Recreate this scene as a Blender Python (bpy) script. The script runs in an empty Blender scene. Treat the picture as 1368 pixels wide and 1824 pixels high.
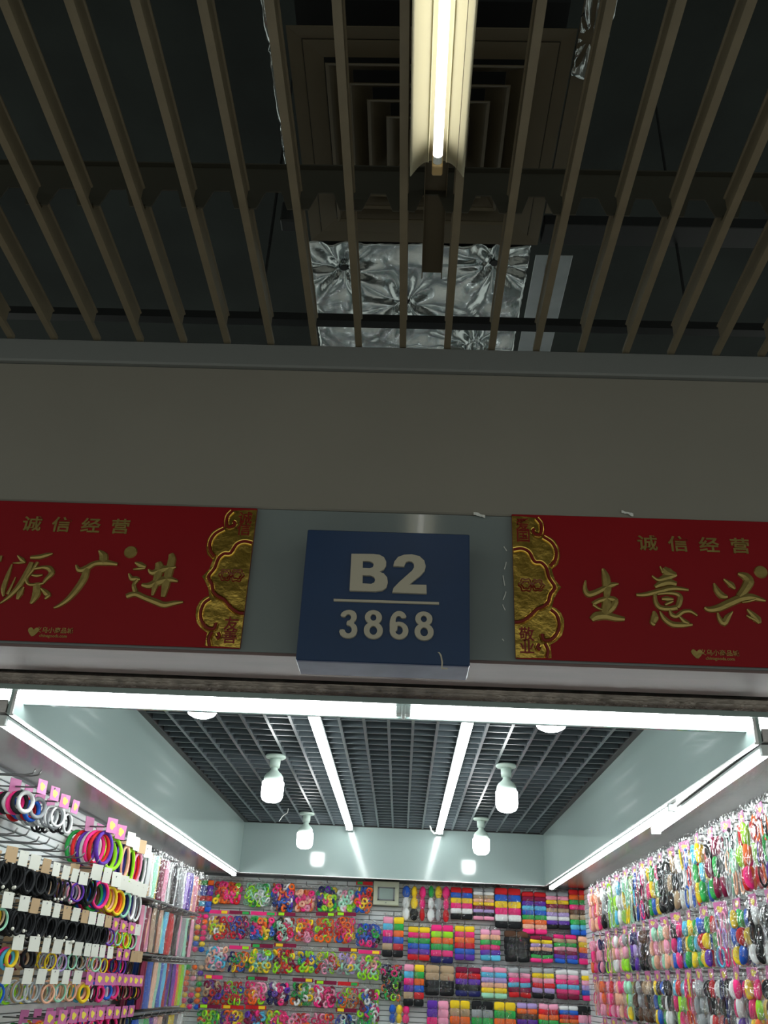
import bpy, bmesh, math, random
from mathutils import Vector, Matrix, noise
rnd = random.Random(7)
S = bpy.context.scene
COL = S.collection
PI = math.pi
E = 1.6                                   # eye height above the floor; heights below are written relative to it

# ------------------------------------------------------------------ camera, world, exposure
cd = bpy.data.cameras.new('camera')
cd.sensor_fit = 'HORIZONTAL'; cd.sensor_width = 36.0; cd.lens = 36.0 * 1580.0 / 1368.0
cd.clip_start = 0.02; cd.clip_end = 60
cam = bpy.data.objects.new('camera', cd); COL.objects.link(cam)
FX = Vector((0.0, 0.0, 0.0))
dY = Vector((28, 840, 1580)).normalized()                 # world depth axis seen in camera axes (right, down, forward)
dX = Vector((1, .0305, -(dY.x + dY.y * .0305) / dY.z)).normalized()
dZ = dX.cross(dY)
if dZ.y > 0: dZ = -dZ
R = Matrix((dX, dY, dZ))
right = R @ Vector((1, 0, 0)); up = R @ Vector((0, -1, 0)); back = R @ Vector((0, 0, -1))
M = Matrix((right, up, back)).transposed().to_4x4(); M.translation = (0, 0, E)
cam.matrix_world = M
S.camera = cam
W = bpy.data.worlds.new('world'); S.world = W; W.use_nodes = True
W.node_tree.nodes['Background'].inputs[0].default_value = (.92, 1, .93, 1)
W.node_tree.nodes['Background'].inputs[1].default_value = .52       # dim hall around the stall
S.view_settings.view_transform = 'Standard'; S.view_settings.look = 'None'
S.view_settings.exposure = 0.0; S.view_settings.gamma = 1.0; S.view_settings.use_curve_mapping = False
try:
    S.cycles.use_denoising = True
    S.cycles.max_bounces = 8; S.cycles.diffuse_bounces = 4; S.cycles.glossy_bounces = 4
    S.cycles.transparent_max_bounces = 16
    S.cycles.sample_clamp_indirect = 4.0
except Exception: pass
LED = 20.0          # radiance of the stall's lamps
HALL = 5.0         # radiance of the hall tube

# ------------------------------------------------------------------ materials
def lin(c):
    return tuple(((v / 12.92) if v <= .04045 else ((v + .055) / 1.055) ** 2.4) for v in c)
def rgb(r, g, b): return lin((r / 255, g / 255, b / 255))
def new_mat(name):
    m = bpy.data.materials.new(name); m.use_nodes = True
    nt = m.node_tree
    return m, nt, nt.nodes['Principled BSDF']
def mat(name, col, rough=.5, metal=0., spec=.5, noise_amt=0., noise_scale=8., bump=0., bump_scale=60., coat=0., stretch=None):
    m, nt, p = new_mat(name)
    p.inputs['Base Color'].default_value = (*col, 1); p.inputs['Roughness'].default_value = rough
    p.inputs['Metallic'].default_value = metal; p.inputs['Specular IOR Level'].default_value = spec
    p.inputs['Coat Weight'].default_value = coat; p.inputs['Coat Roughness'].default_value = .04
    tc = nt.nodes.new('ShaderNodeTexCoord')
    src = tc.outputs['Object']
    if stretch:
        mp = nt.nodes.new('ShaderNodeMapping'); mp.inputs['Scale'].default_value = stretch
        nt.links.new(src, mp.inputs[0]); src = mp.outputs[0]
    if noise_amt:
        n = nt.nodes.new('ShaderNodeTexNoise'); n.inputs['Scale'].default_value = noise_scale; n.inputs['Detail'].default_value = 5
        nt.links.new(src, n.inputs['Vector'])
        r = nt.nodes.new('ShaderNodeMapRange'); r.inputs[1].default_value = .3; r.inputs[2].default_value = .7
        r.inputs[3].default_value = 1 - noise_amt; r.inputs[4].default_value = 1 + noise_amt
        nt.links.new(n.outputs['Fac'], r.inputs[0])
        mx = nt.nodes.new('ShaderNodeMix'); mx.data_type = 'RGBA'; mx.blend_type = 'MULTIPLY'; mx.inputs[0].default_value = 1
        mx.inputs[6].default_value = (*col, 1); nt.links.new(r.outputs[0], mx.inputs[7]); nt.links.new(mx.outputs[2], p.inputs['Base Color'])
    if bump:
        n = nt.nodes.new('ShaderNodeTexNoise'); n.inputs['Scale'].default_value = bump_scale; n.inputs['Detail'].default_value = 4
        nt.links.new(src, n.inputs['Vector'])
        b = nt.nodes.new('ShaderNodeBump'); b.inputs['Strength'].default_value = bump; b.inputs['Distance'].default_value = .01
        nt.links.new(n.outputs['Fac'], b.inputs['Height']); nt.links.new(b.outputs[0], p.inputs['Normal'])
    return m
def emit(name, col, strength):
    m = bpy.data.materials.new(name); m.use_nodes = True; nt = m.node_tree; nt.nodes.clear()
    e = nt.nodes.new('ShaderNodeEmission'); e.inputs[0].default_value = (*col, 1); e.inputs[1].default_value = strength
    o = nt.nodes.new('ShaderNodeOutputMaterial'); nt.links.new(e.outputs[0], o.inputs[0])
    return m
def tinted(name, rough=.75, bump=.25, scale=260., spec=.3):
    """goods: the colour sits on the object itself"""
    m, nt, p = new_mat(name)
    oi = nt.nodes.new('ShaderNodeObjectInfo'); nt.links.new(oi.outputs['Color'], p.inputs['Base Color'])
    p.inputs['Roughness'].default_value = rough; p.inputs['Specular IOR Level'].default_value = spec
    tc = nt.nodes.new('ShaderNodeTexCoord')
    n = nt.nodes.new('ShaderNodeTexNoise'); n.inputs['Scale'].default_value = scale; nt.links.new(tc.outputs['Object'], n.inputs['Vector'])
    b = nt.nodes.new('ShaderNodeBump'); b.inputs['Strength'].default_value = bump; b.inputs['Distance'].default_value = .003
    nt.links.new(n.outputs['Fac'], b.inputs['Height']); nt.links.new(b.outputs[0], p.inputs['Normal'])
    return m
def film(name, base=.05, edge=.55, rough=.08, bump=1., scale=5.5):
    m = bpy.data.materials.new(name); m.use_nodes = True; nt = m.node_tree; nt.nodes.clear()
    t = nt.nodes.new('ShaderNodeBsdfTransparent'); t.inputs[0].default_value = (.97, .98, .98, 1)
    g = nt.nodes.new('ShaderNodeBsdfGlossy'); g.inputs['Roughness'].default_value = rough; g.inputs[0].default_value = (1, 1, 1, 1)
    tc = nt.nodes.new('ShaderNodeTexCoord')
    n = nt.nodes.new('ShaderNodeTexNoise'); n.inputs['Scale'].default_value = scale; n.inputs['Detail'].default_value = 3
    n.inputs['Distortion'].default_value = .8
    n.noise_type = 'RIDGED_MULTIFRACTAL'
    nt.links.new(tc.outputs['Object'], n.inputs['Vector'])
    b = nt.nodes.new('ShaderNodeBump'); b.inputs['Strength'].default_value = bump; b.inputs['Distance'].default_value = .06
    nt.links.new(n.outputs['Fac'], b.inputs['Height'])
    lw = nt.nodes.new('ShaderNodeLayerWeight'); lw.inputs[0].default_value = .35
    nt.links.new(b.outputs[0], lw.inputs['Normal']); nt.links.new(b.outputs[0], g.inputs['Normal'])
    mr = nt.nodes.new('ShaderNodeMapRange'); mr.inputs[3].default_value = base; mr.inputs[4].default_value = edge
    pw = nt.nodes.new('ShaderNodeMath'); pw.operation = 'POWER'; pw.inputs[1].default_value = 1.7
    nt.links.new(lw.outputs['Facing'], pw.inputs[0]); nt.links.new(pw.outputs[0], mr.inputs[0])
    mx = nt.nodes.new('ShaderNodeMixShader'); nt.links.new(mr.outputs[0], mx.inputs[0])
    nt.links.new(t.outputs[0], mx.inputs[1]); nt.links.new(g.outputs[0], mx.inputs[2])
    o = nt.nodes.new('ShaderNodeOutputMaterial'); nt.links.new(mx.outputs[0], o.inputs[0])
    return m

MT = dict(
    concrete=mat('dark_concrete', rgb(34, 40, 37), .95, noise_amt=.35, noise_scale=3, bump=.2, bump_scale=12),
    floor=mat('floor_tile', rgb(214, 208, 200), .25, noise_amt=.08),
    beam=mat('beam_paint', rgb(136, 131, 121), .55, noise_amt=.04, noise_scale=3),
    lip=mat('beam_lip_paint', rgb(122, 124, 122), .5),
    signpanel=mat('sign_panel_paint', rgb(126, 134, 134), .13, noise_amt=.03, coat=.3),
    steel=mat('brushed_steel', (.48, .45, .44), .24, 1., noise_amt=.06, noise_scale=5, bump=.06, bump_scale=40, stretch=(1, 30, 30)),
    soffit=mat('soffit_coating', rgb(112, 92, 90), .5, noise_amt=.10, noise_scale=4, stretch=(1, 6, 6)),
    steel2=mat('worn_steel', (.40, .36, .33), .2, 1., noise_amt=.3, noise_scale=30, bump=.15, bump_scale=90),
    edge=mat('bright_edge', (.8, .8, .8), .25, .6),
    black=mat('black_gap', (.004, .004, .004), .8),
    blackmetal=mat('black_metal', (.012, .013, .013), .5),
    panel=mat('glossy_panel', rgb(154, 171, 168), .10, noise_amt=.015, noise_scale=2, coat=.25),
    grid=mat('black_grid_paint', rgb(88, 97, 102), .34, spec=.6),
    slat=mat('ceiling_slat_paint', rgb(124, 113, 92), .45, noise_amt=.08, noise_scale=20),
    rail=mat('carrier_rail_paint', rgb(70, 68, 58), .5),
    diff=mat('diffuser_paint', rgb(100, 90, 70), .55, noise_amt=.06, noise_scale=6),
    foil=mat('foil', (.66, .71, .70), .22, .96, noise_amt=.15, noise_scale=10, bump=.3, bump_scale=26),
    galv=mat('galvanised_sheet', (.42, .45, .45), .4, 1., noise_amt=.1, noise_scale=12),
    reflector=mat('reflector_enamel', rgb(228, 222, 190), .35),
    holder=mat('lamp_holder_plastic', rgb(190, 160, 110), .4),
    tubeE=emit('hall_tube_glow', (1, .98, .90), HALL),
    ledE=emit('led_glow', (.93, 1.0, .99), LED),
    bulbE=emit('bulb_glow', (.97, 1.0, 1.0), LED),
    housing=mat('led_housing', rgb(225, 232, 232), .4),
    bulbbody=mat('bulb_body', rgb(196, 214, 204), .4),
    wall=mat('stall_wall', rgb(196, 205, 205), .4),
    slot=mat('wall_slot', rgb(110, 114, 116), .7),
    wslat=mat('wall_slat', rgb(222, 228, 228), .28, spec=.5),
    hook=mat('hook_wire', (.16, .16, .16), .35, .8),
    rail2=mat('rail_shadow_strip', rgb(92, 92, 92), .5),
    blue=mat('sign_blue', rgb(25, 54, 92), .42, noise_amt=.08, noise_scale=9),
    cream=mat('sign_lettering', rgb(184, 176, 158), .5),
    signunder=mat('sign_underside', rgb(120, 122, 145), .35, noise_amt=.2, noise_scale=14),
    red=mat('banner_red', rgb(140, 8, 20), .5, spec=.25, noise_amt=.05, noise_scale=5),
    redline=mat('banner_red_line', rgb(120, 22, 18), .3),
    gold=mat('gold_foil', (.72, .48, .10), .24, 1., noise_amt=.15, noise_scale=18, bump=.25, bump_scale=30),
    goldtxt=mat('gold_lettering', (.40, .29, .09), .36, .75, bump=.1, bump_scale=60),
    beige=mat('meter_box_plastic', rgb(178, 182, 158), .45),
    glass=film('meter_glass', .12, .8, .05, .0),
    dial=mat('meter_dial', rgb(150, 165, 155), .5),
    goods=tinted('fabric_goods'),
    shiny=tinted('shiny_goods', .35, .1, 200, .5),
    film=film('clear_film'),
    sleeve=film('clear_sleeve', .05, .45, .1, 1., 5.),
    cardpink=mat('card_pink', rgb(186, 98, 152), .5, noise_amt=.45, noise_scale=90),
    cardyellow=mat('card_yellow', rgb(226, 208, 72), .5),
    cardwhite=mat('card_white', rgb(212, 212, 202), .6, noise_amt=.05, noise_scale=50),
    cardkraft=mat('card_kraft', rgb(176, 148, 112), .7),
    cable=mat('cable_white', rgb(225, 225, 220), .5),
    bead=mat('pearl_bead', rgb(225, 222, 210), .2),
)

# ------------------------------------------------------------------ mesh helpers
class MB:
    def __init__(s): s.v = []; s.f = []; s.mi = []
    def add(s, vs, fs, mi=0):
        o = len(s.v); s.v += [tuple(p) for p in vs]; s.f += [tuple(i + o for i in f) for f in fs]; s.mi += [mi] * len(fs); return s
    def box(s, x0, x1, y0, y1, z0, z1, mi=0):
        return s.add([(x0, y0, z0), (x1, y0, z0), (x1, y1, z0), (x0, y1, z0), (x0, y0, z1), (x1, y0, z1), (x1, y1, z1), (x0, y1, z1)],
                     [(0, 3, 2, 1), (4, 5, 6, 7), (0, 1, 5, 4), (1, 2, 6, 5), (2, 3, 7, 6), (3, 0, 4, 7)], mi)
    def tube(s, pts, r, n=6, cap=True, closed=False):
        P = [Vector(p) for p in pts]; k = len(P); rr = r if isinstance(r, (list, tuple)) else [r] * k
        vs = []; prev = None
        for i in range(k):
            if closed: t = P[(i + 1) % k] - P[i - 1]
            else: t = P[min(i + 1, k - 1)] - P[max(i - 1, 0)]
            t.normalize()
            a = prev if prev is not None else (Vector((0, 0, 1)) if abs(t.z) < .9 else Vector((1, 0, 0)))
            u = (a - t * a.dot(t)).normalized(); w = t.cross(u); prev = u
            for j in range(n):
                q = 2 * PI * j / n
                vs.append(P[i] + (u * math.cos(q) + w * math.sin(q)) * rr[i])
        fs = []
        for i in range(k if closed else k - 1):
            for j in range(n):
                a = i * n + j; b = i * n + (j + 1) % n; c = ((i + 1) % k) * n + (j + 1) % n; d = ((i + 1) % k) * n + j
                fs.append((a, b, c, d))
        if cap and not closed:
            fs.append(tuple(reversed(range(n)))); fs.append(tuple(range((k - 1) * n, k * n)))
        return s.add(vs, fs)
    def lathe(s, prof, n=24, c=(0, 0, 0), mi=0):
        vs = []; fs = []
        for r, z in prof:
            for j in range(n):
                q = 2 * PI * j / n; vs.append((c[0] + r * math.cos(q), c[1] + r * math.sin(q), c[2] + z))
        for i in range(len(prof) - 1):
            for j in range(n):
                fs.append((i * n + j, i * n + (j + 1) % n, (i + 1) * n + (j + 1) % n, (i + 1) * n + j))
        fs.append(tuple(reversed(range(n)))); fs.append(tuple(range((len(prof) - 1) * n, len(prof) * n)))
        return s.add(vs, fs, mi)
    def prism_xz(s, poly, y0, y1, mi=0):           # polygon in x,z pushed along y
        n = len(poly)
        return s.add([(x, y0, z) for x, z in poly] + [(x, y1, z) for x, z in poly],
                     [tuple(range(n)), tuple(range(2 * n - 1, n - 1, -1))] + [(i, i + n, (i + 1) % n + n, (i + 1) % n) for i in range(n)], mi)
    def mesh(s, name, smooth=False, recalc=True):
        m = bpy.data.meshes.new(name); m.from_pydata(s.v, [], s.f)
        if any(s.mi): m.polygons.foreach_set('material_index', s.mi)
        if recalc:
            b = bmesh.new(); b.from_mesh(m); bmesh.ops.recalc_face_normals(b, faces=b.faces); b.to_mesh(m); b.free()
        if smooth: m.polygons.foreach_set('use_smooth', [True] * len(m.polygons))
        m.update(); return m
def shift(me, v):
    me.transform(Matrix.Translation(-Vector(v))); return me
def empty(name, loc=(0, 0, 0), rot=(0, 0, 0), parent=None):
    o = bpy.data.objects.new(name, None); COL.objects.link(o); o.location = loc; o.rotation_euler = rot; o.empty_display_size = .02
    if parent: o.parent = parent
    return o
def obj(name, me, m, parent=None, loc=None, rot=None, scale=None, color=None):
    """link a mesh; without loc the mesh is taken to be in world (or parent-local) coordinates"""
    if isinstance(me, MB): me = me.mesh(name)
    o = bpy.data.objects.new(name, me); COL.objects.link(o)
    if m is not None and len(me.materials) == 0:
        for q in (m if isinstance(m, (list, tuple)) else [m]): me.materials.append(q)
    if parent: o.parent = parent
    if loc is not None: o.location = loc
    if rot is not None: o.rotation_euler = rot
    if scale is not None: o.scale = scale
    if color is not None: o.color = (*color, 1)
    return o
def tag(o, label, cat=None, group=None, kind=None):
    if label: o['label'] = label
    if cat: o['category'] = cat
    if group: o['group'] = group
    if kind: o['kind'] = kind
    return o
def struct(name, mb, m, label=None, parent=None):
    o = obj(name, mb, m, parent)
    if not parent: tag(o, label, kind='structure')
    return o
def bevel(me, w, seg=2):
    b = bmesh.new(); b.from_mesh(me); bmesh.ops.bevel(b, geom=list(b.edges), offset=w, segments=seg, profile=.5, affect='EDGES')
    b.to_mesh(me); b.free(); me.polygons.foreach_set('use_smooth', [False] * len(me.polygons)); return me
def bbox(x0, x1, y0, y1, z0, z1, w=.002, seg=1, name='box'):
    return bevel(MB().box(x0, x1, y0, y1, z0, z1).mesh(name), w, seg)
def z(h): return E + h
ORD = ['first', 'second', 'third', 'fourth', 'fifth', 'sixth', 'seventh', 'eighth', 'ninth', 'tenth', 'eleventh', 'twelfth', 'thirteenth', 'fourteenth', 'fifteenth', 'sixteenth', 'seventeenth', 'eighteenth', 'nineteenth', 'twentieth']

# ------------------------------------------------------------------ the setting
XL, XR, YB = -1.10, .94, 5.04            # stall walls
YF = 1.64                                # fascia plane
HB, HC = .47, .716                       # soffit and grid ceiling heights
PXL, PXR, PYB = -.84, .72, 4.87          # bulkhead faces
fl = obj('floor', MB().box(-5, 5, -4, 5.3, -.1, 0), MT['floor']); tag(fl, 'pale polished tile floor of the hall and stall', kind='structure')
ce = obj('ceiling', MB().box(-5, 5, -4, 5.3, z(2.35), z(2.45)), MT['concrete']); tag(ce, 'dark bare concrete slab above the slatted ceiling', kind='structure')

wf = empty('wall_front', (0, YF, z(.55))); tag(wf, 'grey fascia beam and piers framing the stall opening', kind='structure')
def wfp(name, mb_or_me, m):
    me = mb_or_me.mesh(name) if isinstance(mb_or_me, MB) else mb_or_me
    return obj(name, shift(me, wf.location), m, wf)
wfp('beam', bbox(-3, 3, YF, YF + .15, z(.871), z(1.232), .003), MT['beam'])
wfp('beam_lip', bbox(-3, 3, YF - .012, YF + .15, z(1.232), z(1.296), .004), MT['lip'])
wfp('sign_panel', bbox(-3, 3, YF + .004, YF + .15, z(.556), z(.871), .0015), MT['signpanel'])
wfp('soffit_panel', bbox(-3, 3, YF + .004, YF + .155, z(.550), z(.556), .001), MT['soffit'])
wfp('shutter_slot', MB().box(-3, 3, YF + .155, YF + .175, z(.575), z(.60)), MT['black'])
wfp('shutter_rail', bbox(-3, 3, YF + .172, YF + .2, z(.547), z(.60), .001), MT['steel2'])
wfp('lintel_face', bbox(-3, 3, YF + .2, YF + .212, z(.530), z(.60), .001), MT['steel2'])
wfp('lintel_strip', bbox(-3, 3, YF + .198, YF + .210, z(.520), z(.532), .001), MT['panel'])
wfp('pier', MB().box(-3, XL - .04, YF + .01, YF + .2, 0, z(.55)), MT['beam'])
wfp('pier', MB().box(XR + .04, 3, YF + .01, YF + .2, 0, z(.55)), MT['beam'])

# walls with horizontal slatted lining; every slat in view is a piece of its own
PIT = .0225; NSL = 30
def slat_mesh(L):
    h = PIT * .5 - .0014
    mb = MB(); pr = [(0, -h), (.006, -h), (.008, -h + .002), (.008, h - .002), (.006, h), (0, h)]
    n = len(pr); vs = [(-L / 2, -a, b) for a, b in pr] + [(L / 2, -a, b) for a, b in pr]
    mb.add(vs, [tuple(range(n)), tuple(range(2 * n - 1, n - 1, -1))] + [(i, i + n, (i + 1) % n + n, (i + 1) % n) for i in range(n)])
    me = mb.mesh('slat'); me.materials.append(MT['wslat']); return me
def lined_wall(name, label, base, L, loc, rotz):
    w = obj(name, base, MT['slot']); tag(w, label, kind='structure')
    sm = slat_mesh(L)
    for k in range(NSL):
        obj('slat', sm, None, w, (loc[0], loc[1], z(HB - .006 - (k + .5) * PIT)), (0, 0, rotz))
    low = MB().box(-L / 2, L / 2, -.008, 0, -(E + HB - NSL * PIT - .006), 0)
    obj('lower_panel', low, MT['wall'], w, (loc[0], loc[1], z(HB - .006 - NSL * PIT)), (0, 0, rotz))
    return w
WL = lined_wall('wall_left', 'pale slatted display wall with hanging hair rings', MB().box(XL - .04, XL, 1.91, YB + .04, 0, z(1.0)), YB - 1.92, (XL, (YB + 1.92) / 2, 0), PI / 2)
WR = lined_wall('wall_right', 'slatted display wall behind bagged hair bands', MB().box(XR, XR + .04, 1.91, YB + .04, 0, z(1.0)), YB - 1.92, (XR, (YB + 1.92) / 2, 0), -PI / 2)
WB = lined_wall('wall_back', 'slatted back wall covered with bagged hair ties', MB().box(XL - .04, XR + .04, YB, YB + .04, 0, z(1.0)), XR - XL, ((XL + XR) / 2, YB, 0), 0)

# bulkhead: glossy panels hanging from the ceiling, metal soffits outside them
bl = struct('trim_1', bbox(PXL - .012, PXL, 1.85, PYB, z(HB), z(1.0), .001), MT['panel'], 'glossy pale bulkhead panel above the hair ring wall')
br = struct('trim_2', bbox(PXR, PXR + .012, 1.85, PYB, z(HB), z(1.0), .001), MT['panel'], 'glossy pale bulkhead panel above the bagged hair bands')
bb = struct('trim_3', bbox(PXL - .012, PXR + .012, PYB, PYB + .012, z(HB), z(1.0), .001), MT['panel'], 'glossy pale bulkhead panel above the back wall')
bf = struct('trim_4', bbox(-1.32, 1.17, YF + .255, YF + .267, z(.503), z(1.0), .001), MT['panel'], 'bulkhead panel behind the front light tubes')
sl = struct('trim_5', bbox(XL, PXL - .014, 1.85, YB, z(HB + .002), z(HB + .03), .001), MT['steel'], 'brushed steel soffit above the hair ring wall')
sr = struct('trim_6', bbox(PXR + .014, XR, 1.85, YB, z(HB + .002), z(HB + .03), .001), MT['steel'], 'brushed steel soffit above the bagged hair bands')
sb = struct('trim_7', bbox(PXL - .014, PXR + .014, PYB + .014, YB, z(HB + .002), z(HB + .03), .001), MT['steel'], 'brushed steel soffit above the back wall goods')
for o, a in ((bl, (PXL - .004, PXL + .004, 1.85, PYB)), (br, (PXR - .004, PXR + .004, 1.85, PYB)), (bb, (PXL, PXR, PYB - .004, PYB + .004))):
    obj('edge_strip', MB().box(a[0], a[1], a[2], a[3], z(HB - .004), z(HB)), MT['edge'], o)
for o, x in ((bl, PXL), (br, PXR)):
    obj('edge_strip', MB().box(x - .003, x + .003, 1.846, 1.85, z(HB), z(HB + .06)), MT['edge'], o)

# open-cell grid ceiling of the stall
cg = empty('grid_ceiling', ((PXL + PXR) / 2, 3.36, z(HC))); tag(cg, 'black open-cell grid ceiling inside the stall', 'ceiling grid')
GP = .077; BH = .032; BT = .0045
Lx = PXR - PXL; Ly = PYB - 1.88
nx = int(Lx / GP); ny = int(Ly / GP)
lm = MB().box(-BT, BT, -Ly / 2, Ly / 2, 0, BH).mesh('long_blade'); lm.materials.append(MT['grid'])
cm = MB().box(-Lx / 2, Lx / 2, -BT * .8, BT * .8, .001, BH).mesh('cross_blade'); cm.materials.append(MT['grid'])
X0 = (Lx - nx * GP) / 2
for i in range(nx + 1):
    obj('long_blade', lm, None, cg, (-Lx / 2 + X0 + i * GP, .015, 0))
for j in range(ny + 1):
    obj('cross_blade', cm, None, cg, (0, -Ly / 2 + .03 + j * GP, 0))
for a in ((-Lx / 2, -Lx / 2 + .02, -Ly / 2, Ly / 2 + .015), (Lx / 2 - .02, Lx / 2, -Ly / 2, Ly / 2 + .015), (-Lx / 2, Lx / 2, Ly / 2, Ly / 2 + .015)):
    obj('edge_angle', MB().box(*a, -.002, .034), MT['blackmetal'], cg)

# ------------------------------------------------------------------ hall ceiling: slats on a toothed carrier rail
SP = .1023; SX0 = -.0375; ZS = 1.298
gc = empty('slatted_ceiling', (0, .4, z(ZS))); tag(gc, 'beige metal slats running towards the stall below the dark slab', 'slat ceiling')
RY = 1.235
def slat_hall():
    mb = MB()
    y0, y1 = -1.6, YF - .004
    mb.box(-.0075, .0075, y0 - .4, y1 - .4, 0, .010)
    for a, b in ((y0, RY - .018), (RY + .012, YF - .055)):
        pr = [(-.0055, .013), (.0055, .013), (.0055, .040), (.0085, .042), (.0085, .045), (-.0085, .045), (-.0085, .042), (-.0055, .040)]
        mb.prism_xz(pr, a - .4, b - .4)
        mb.box(-.0035, .0035, a - .4, b - .4, .0095, .0135)
    me = mb.mesh('slat'); me.materials.append(MT['slat']); return me
shm = slat_hall()
for k in range(-13, 12):
    obj('slat', shm, None, gc, (SX0 + k * SP, 0, 0))
def rail(Y):
    mb = MB()
    for k in range(-13, 12):
        c = SX0 + k * SP
        a = c - SP / 2
        p = [(a, .058), (a + .015, .058), (a + .030, .012), (c - .009, .012), (c - .009, .016), (c + .009, .016), (c + .009, .012), (a + SP - .030, .012), (a + SP - .015, .058), (a + SP, .058), (a + SP, .122), (a, .122)]
        mb.prism_xz(p, Y - .4 - .0015, Y - .4 + .0015)
    mb.box(SX0 - 13.5 * SP, SX0 + 11.5 * SP, Y - .4 - .012, Y - .4 + .012, .120, .123)
    return mb
obj('carrier_rail', rail(RY), MT['rail'], gc)
obj('carrier_rail', rail(-.4), MT['rail'], gc)
bar = obj('support_bar', MB().box(-2.5, 2.5, 1.70, 1.725, z(1.43), z(1.452)), MT['blackmetal']); tag(bar, 'thin black bar crossing behind the slat ends', 'bar')
def rod(name, p, q, r, label):
    o = obj(name, MB().tube([p, q], r, 6), MT['blackmetal']); tag(o, label, 'rod'); return o
rod('hanger_rod', (-.40, 1.72, z(1.44)), (-.40, 1.72, z(2.35)), .004, 'black hanger rod left of the air diffuser')
rod('hanger_rod', (.66, 1.72, z(1.44)), (.66, 1.72, z(2.35)), .004, 'black hanger rod right of the air diffuser')
bx = obj('rod_clamp', bbox(-.36, -.31, 1.62, 1.66, z(1.68), z(1.75), .004), MT['blackmetal']); tag(bx, 'small black clamp beside the diffuser corner', 'clamp')
ub = obj('support_channel', bbox(.31, 2.4, 1.66, 1.73, z(1.725), z(1.76), .002), MT['blackmetal']); tag(ub, 'wide black channel running out from the diffuser corner', 'channel')

# square ceiling diffuser of nested trays
DZ = 1.72; DXc, DYc = .004, 1.43
ad = empty('air_diffuser', (DXc, DYc, z(DZ))); tag(ad, 'square beige air diffuser with nested louvres above the slats', 'air diffuser')
def ring_frame(o, i, z0, z1, mb=None):
    mb = mb or MB()
    vs = [(-o, -o, z0), (o, -o, z0), (o, o, z0), (-o, o, z0), (-i, -i, z1), (i, -i, z1), (i, i, z1), (-i, i, z1)]
    top = [(x, y, q + .003) for x, y, q in vs]
    fs = [(k, (k + 1) % 4, (k + 1) % 4 + 4, k + 4) for k in range(4)]
    mb.add(vs + top, fs + [tuple(reversed([j + 8 for j in f])) for f in fs] + [(k, k + 8, (k + 1) % 4 + 8, (k + 1) % 4) for k in range(4)] + [(k + 4, (k + 1) % 4 + 4, (k + 1) % 4 + 12, k + 12) for k in range(4)])
    return mb
obj('outer_frame', ring_frame(.297, .268, 0, .004), MT['diff'], ad)
obj('inner_frame', ring_frame(.266, .225, .002, .006), MT['diff'], ad)
for o, i in ((.218, .168), (.172, .126), (.132, .086), (.090, .048)):
    q = obj('louvre', ring_frame(o, i, -.006, .045), MT['diff'], ad)
    obj('louvre_lip', ring_frame(o + .003, o - .004, -.010, -.006), MT['diff'], q)
obj('core_plate', MB().box(-.05, .05, -.05, .05, .0, .004), MT['diff'], ad)
obj('plenum_box', MB().box(-.29, .29, -.29, .29, .10, .30), MT['blackmetal'], ad)

def foil_grid(x0, x1, y0, y1, zz, pins, nx=90, ny=70, amp=.014, seed=0):
    vs = []; fs = []
    for j in range(ny + 1):
        for i in range(nx + 1):
            x = x0 + (x1 - x0) * i / nx; y = y0 + (y1 - y0) * j / ny
            h = amp * .5 * noise.noise(Vector((x * 14, y * 14, seed))) + amp * .22 * noise.noise(Vector((x * 40, y * 26, seed + 3)))
            for px, py in pins:
                d = math.hypot(x - px, y - py); a = math.atan2(y - py, x - px)
                h += amp * 2.2 * math.exp(-d / .03) + amp * 1.5 * math.sin(a * 8 + 4 * noise.noise(Vector((a, px * 9, 1)))) * math.exp(-d / .085) * min(1, d / .03)
            ex = 0 if 0 < i < nx else .004 * noise.noise(Vector((y * 60, seed, 2)))
            ey = 0 if 0 < j < ny else .004 * noise.noise(Vector((x * 60, seed, 5)))
            vs.append((x + ex, y + ey, zz + h))
    for j in range(ny):
        for i in range(nx):
            a = j * (nx + 1) + i; fs.append((a, a + 1, a + nx + 2, a + nx + 1))
    mb = MB().add(vs, fs); me = mb.mesh('foil', True, False); return me
fp = empty('foil_insulation', (-.01, 1.97, z(DZ))); tag(fp, 'crumpled silver foil insulation sheet pinned behind the diffuser', 'foil sheet')
pins = [(-.215, 1.85), (.198, 1.82), (-.045, 1.985), (.17, 2.17)]
fs_ = obj('foil', shift(foil_grid(-.305, .288, 1.745, 2.25, z(DZ + .012), pins), fp.location), MT['foil'], fp)
fs_.modifiers.new('thick', 'SOLIDIFY').thickness = .002
for px, py in pins[:3]:
    obj('pin_cap', shift(MB().lathe([(.011, 0), (.011, .003), (.004, .006)], 10, (px, py, z(DZ + .012) + .010)).mesh('pin_cap'), fp.location), MT['blackmetal'], fp)
obj('duct_board', shift(MB().box(-.30, .285, 1.75, 2.25, z(DZ + .05), z(DZ + .09)).mesh('duct_board'), fp.location), MT['blackmetal'], fp)
gp = empty('bracket_plate', (.37, 1.98, z(DZ))); tag(gp, 'galvanised steel bracket plate with slot beside the foil sheet', 'bracket')
obj('plate', shift(bbox(.302, .40, 1.765, 2.25, z(DZ + .002), z(DZ + .006), .001), gp.location), MT['galv'], gp)
obj('slot', shift(MB().box(.334, .344, 1.80, 1.83, z(DZ), z(DZ + .0025)).mesh('slot'), gp.location), MT['black'], gp)
ef = empty('duct_flange', (.33, 1.4, z(DZ))); tag(ef, 'narrow beige duct flange along the diffuser side with torn foil', 'duct flange')
obj('flange', shift(bbox(.305, .345, .9, 1.62, z(DZ), z(DZ + .01), .001), ef.location), MT['diff'], ef)
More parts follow.
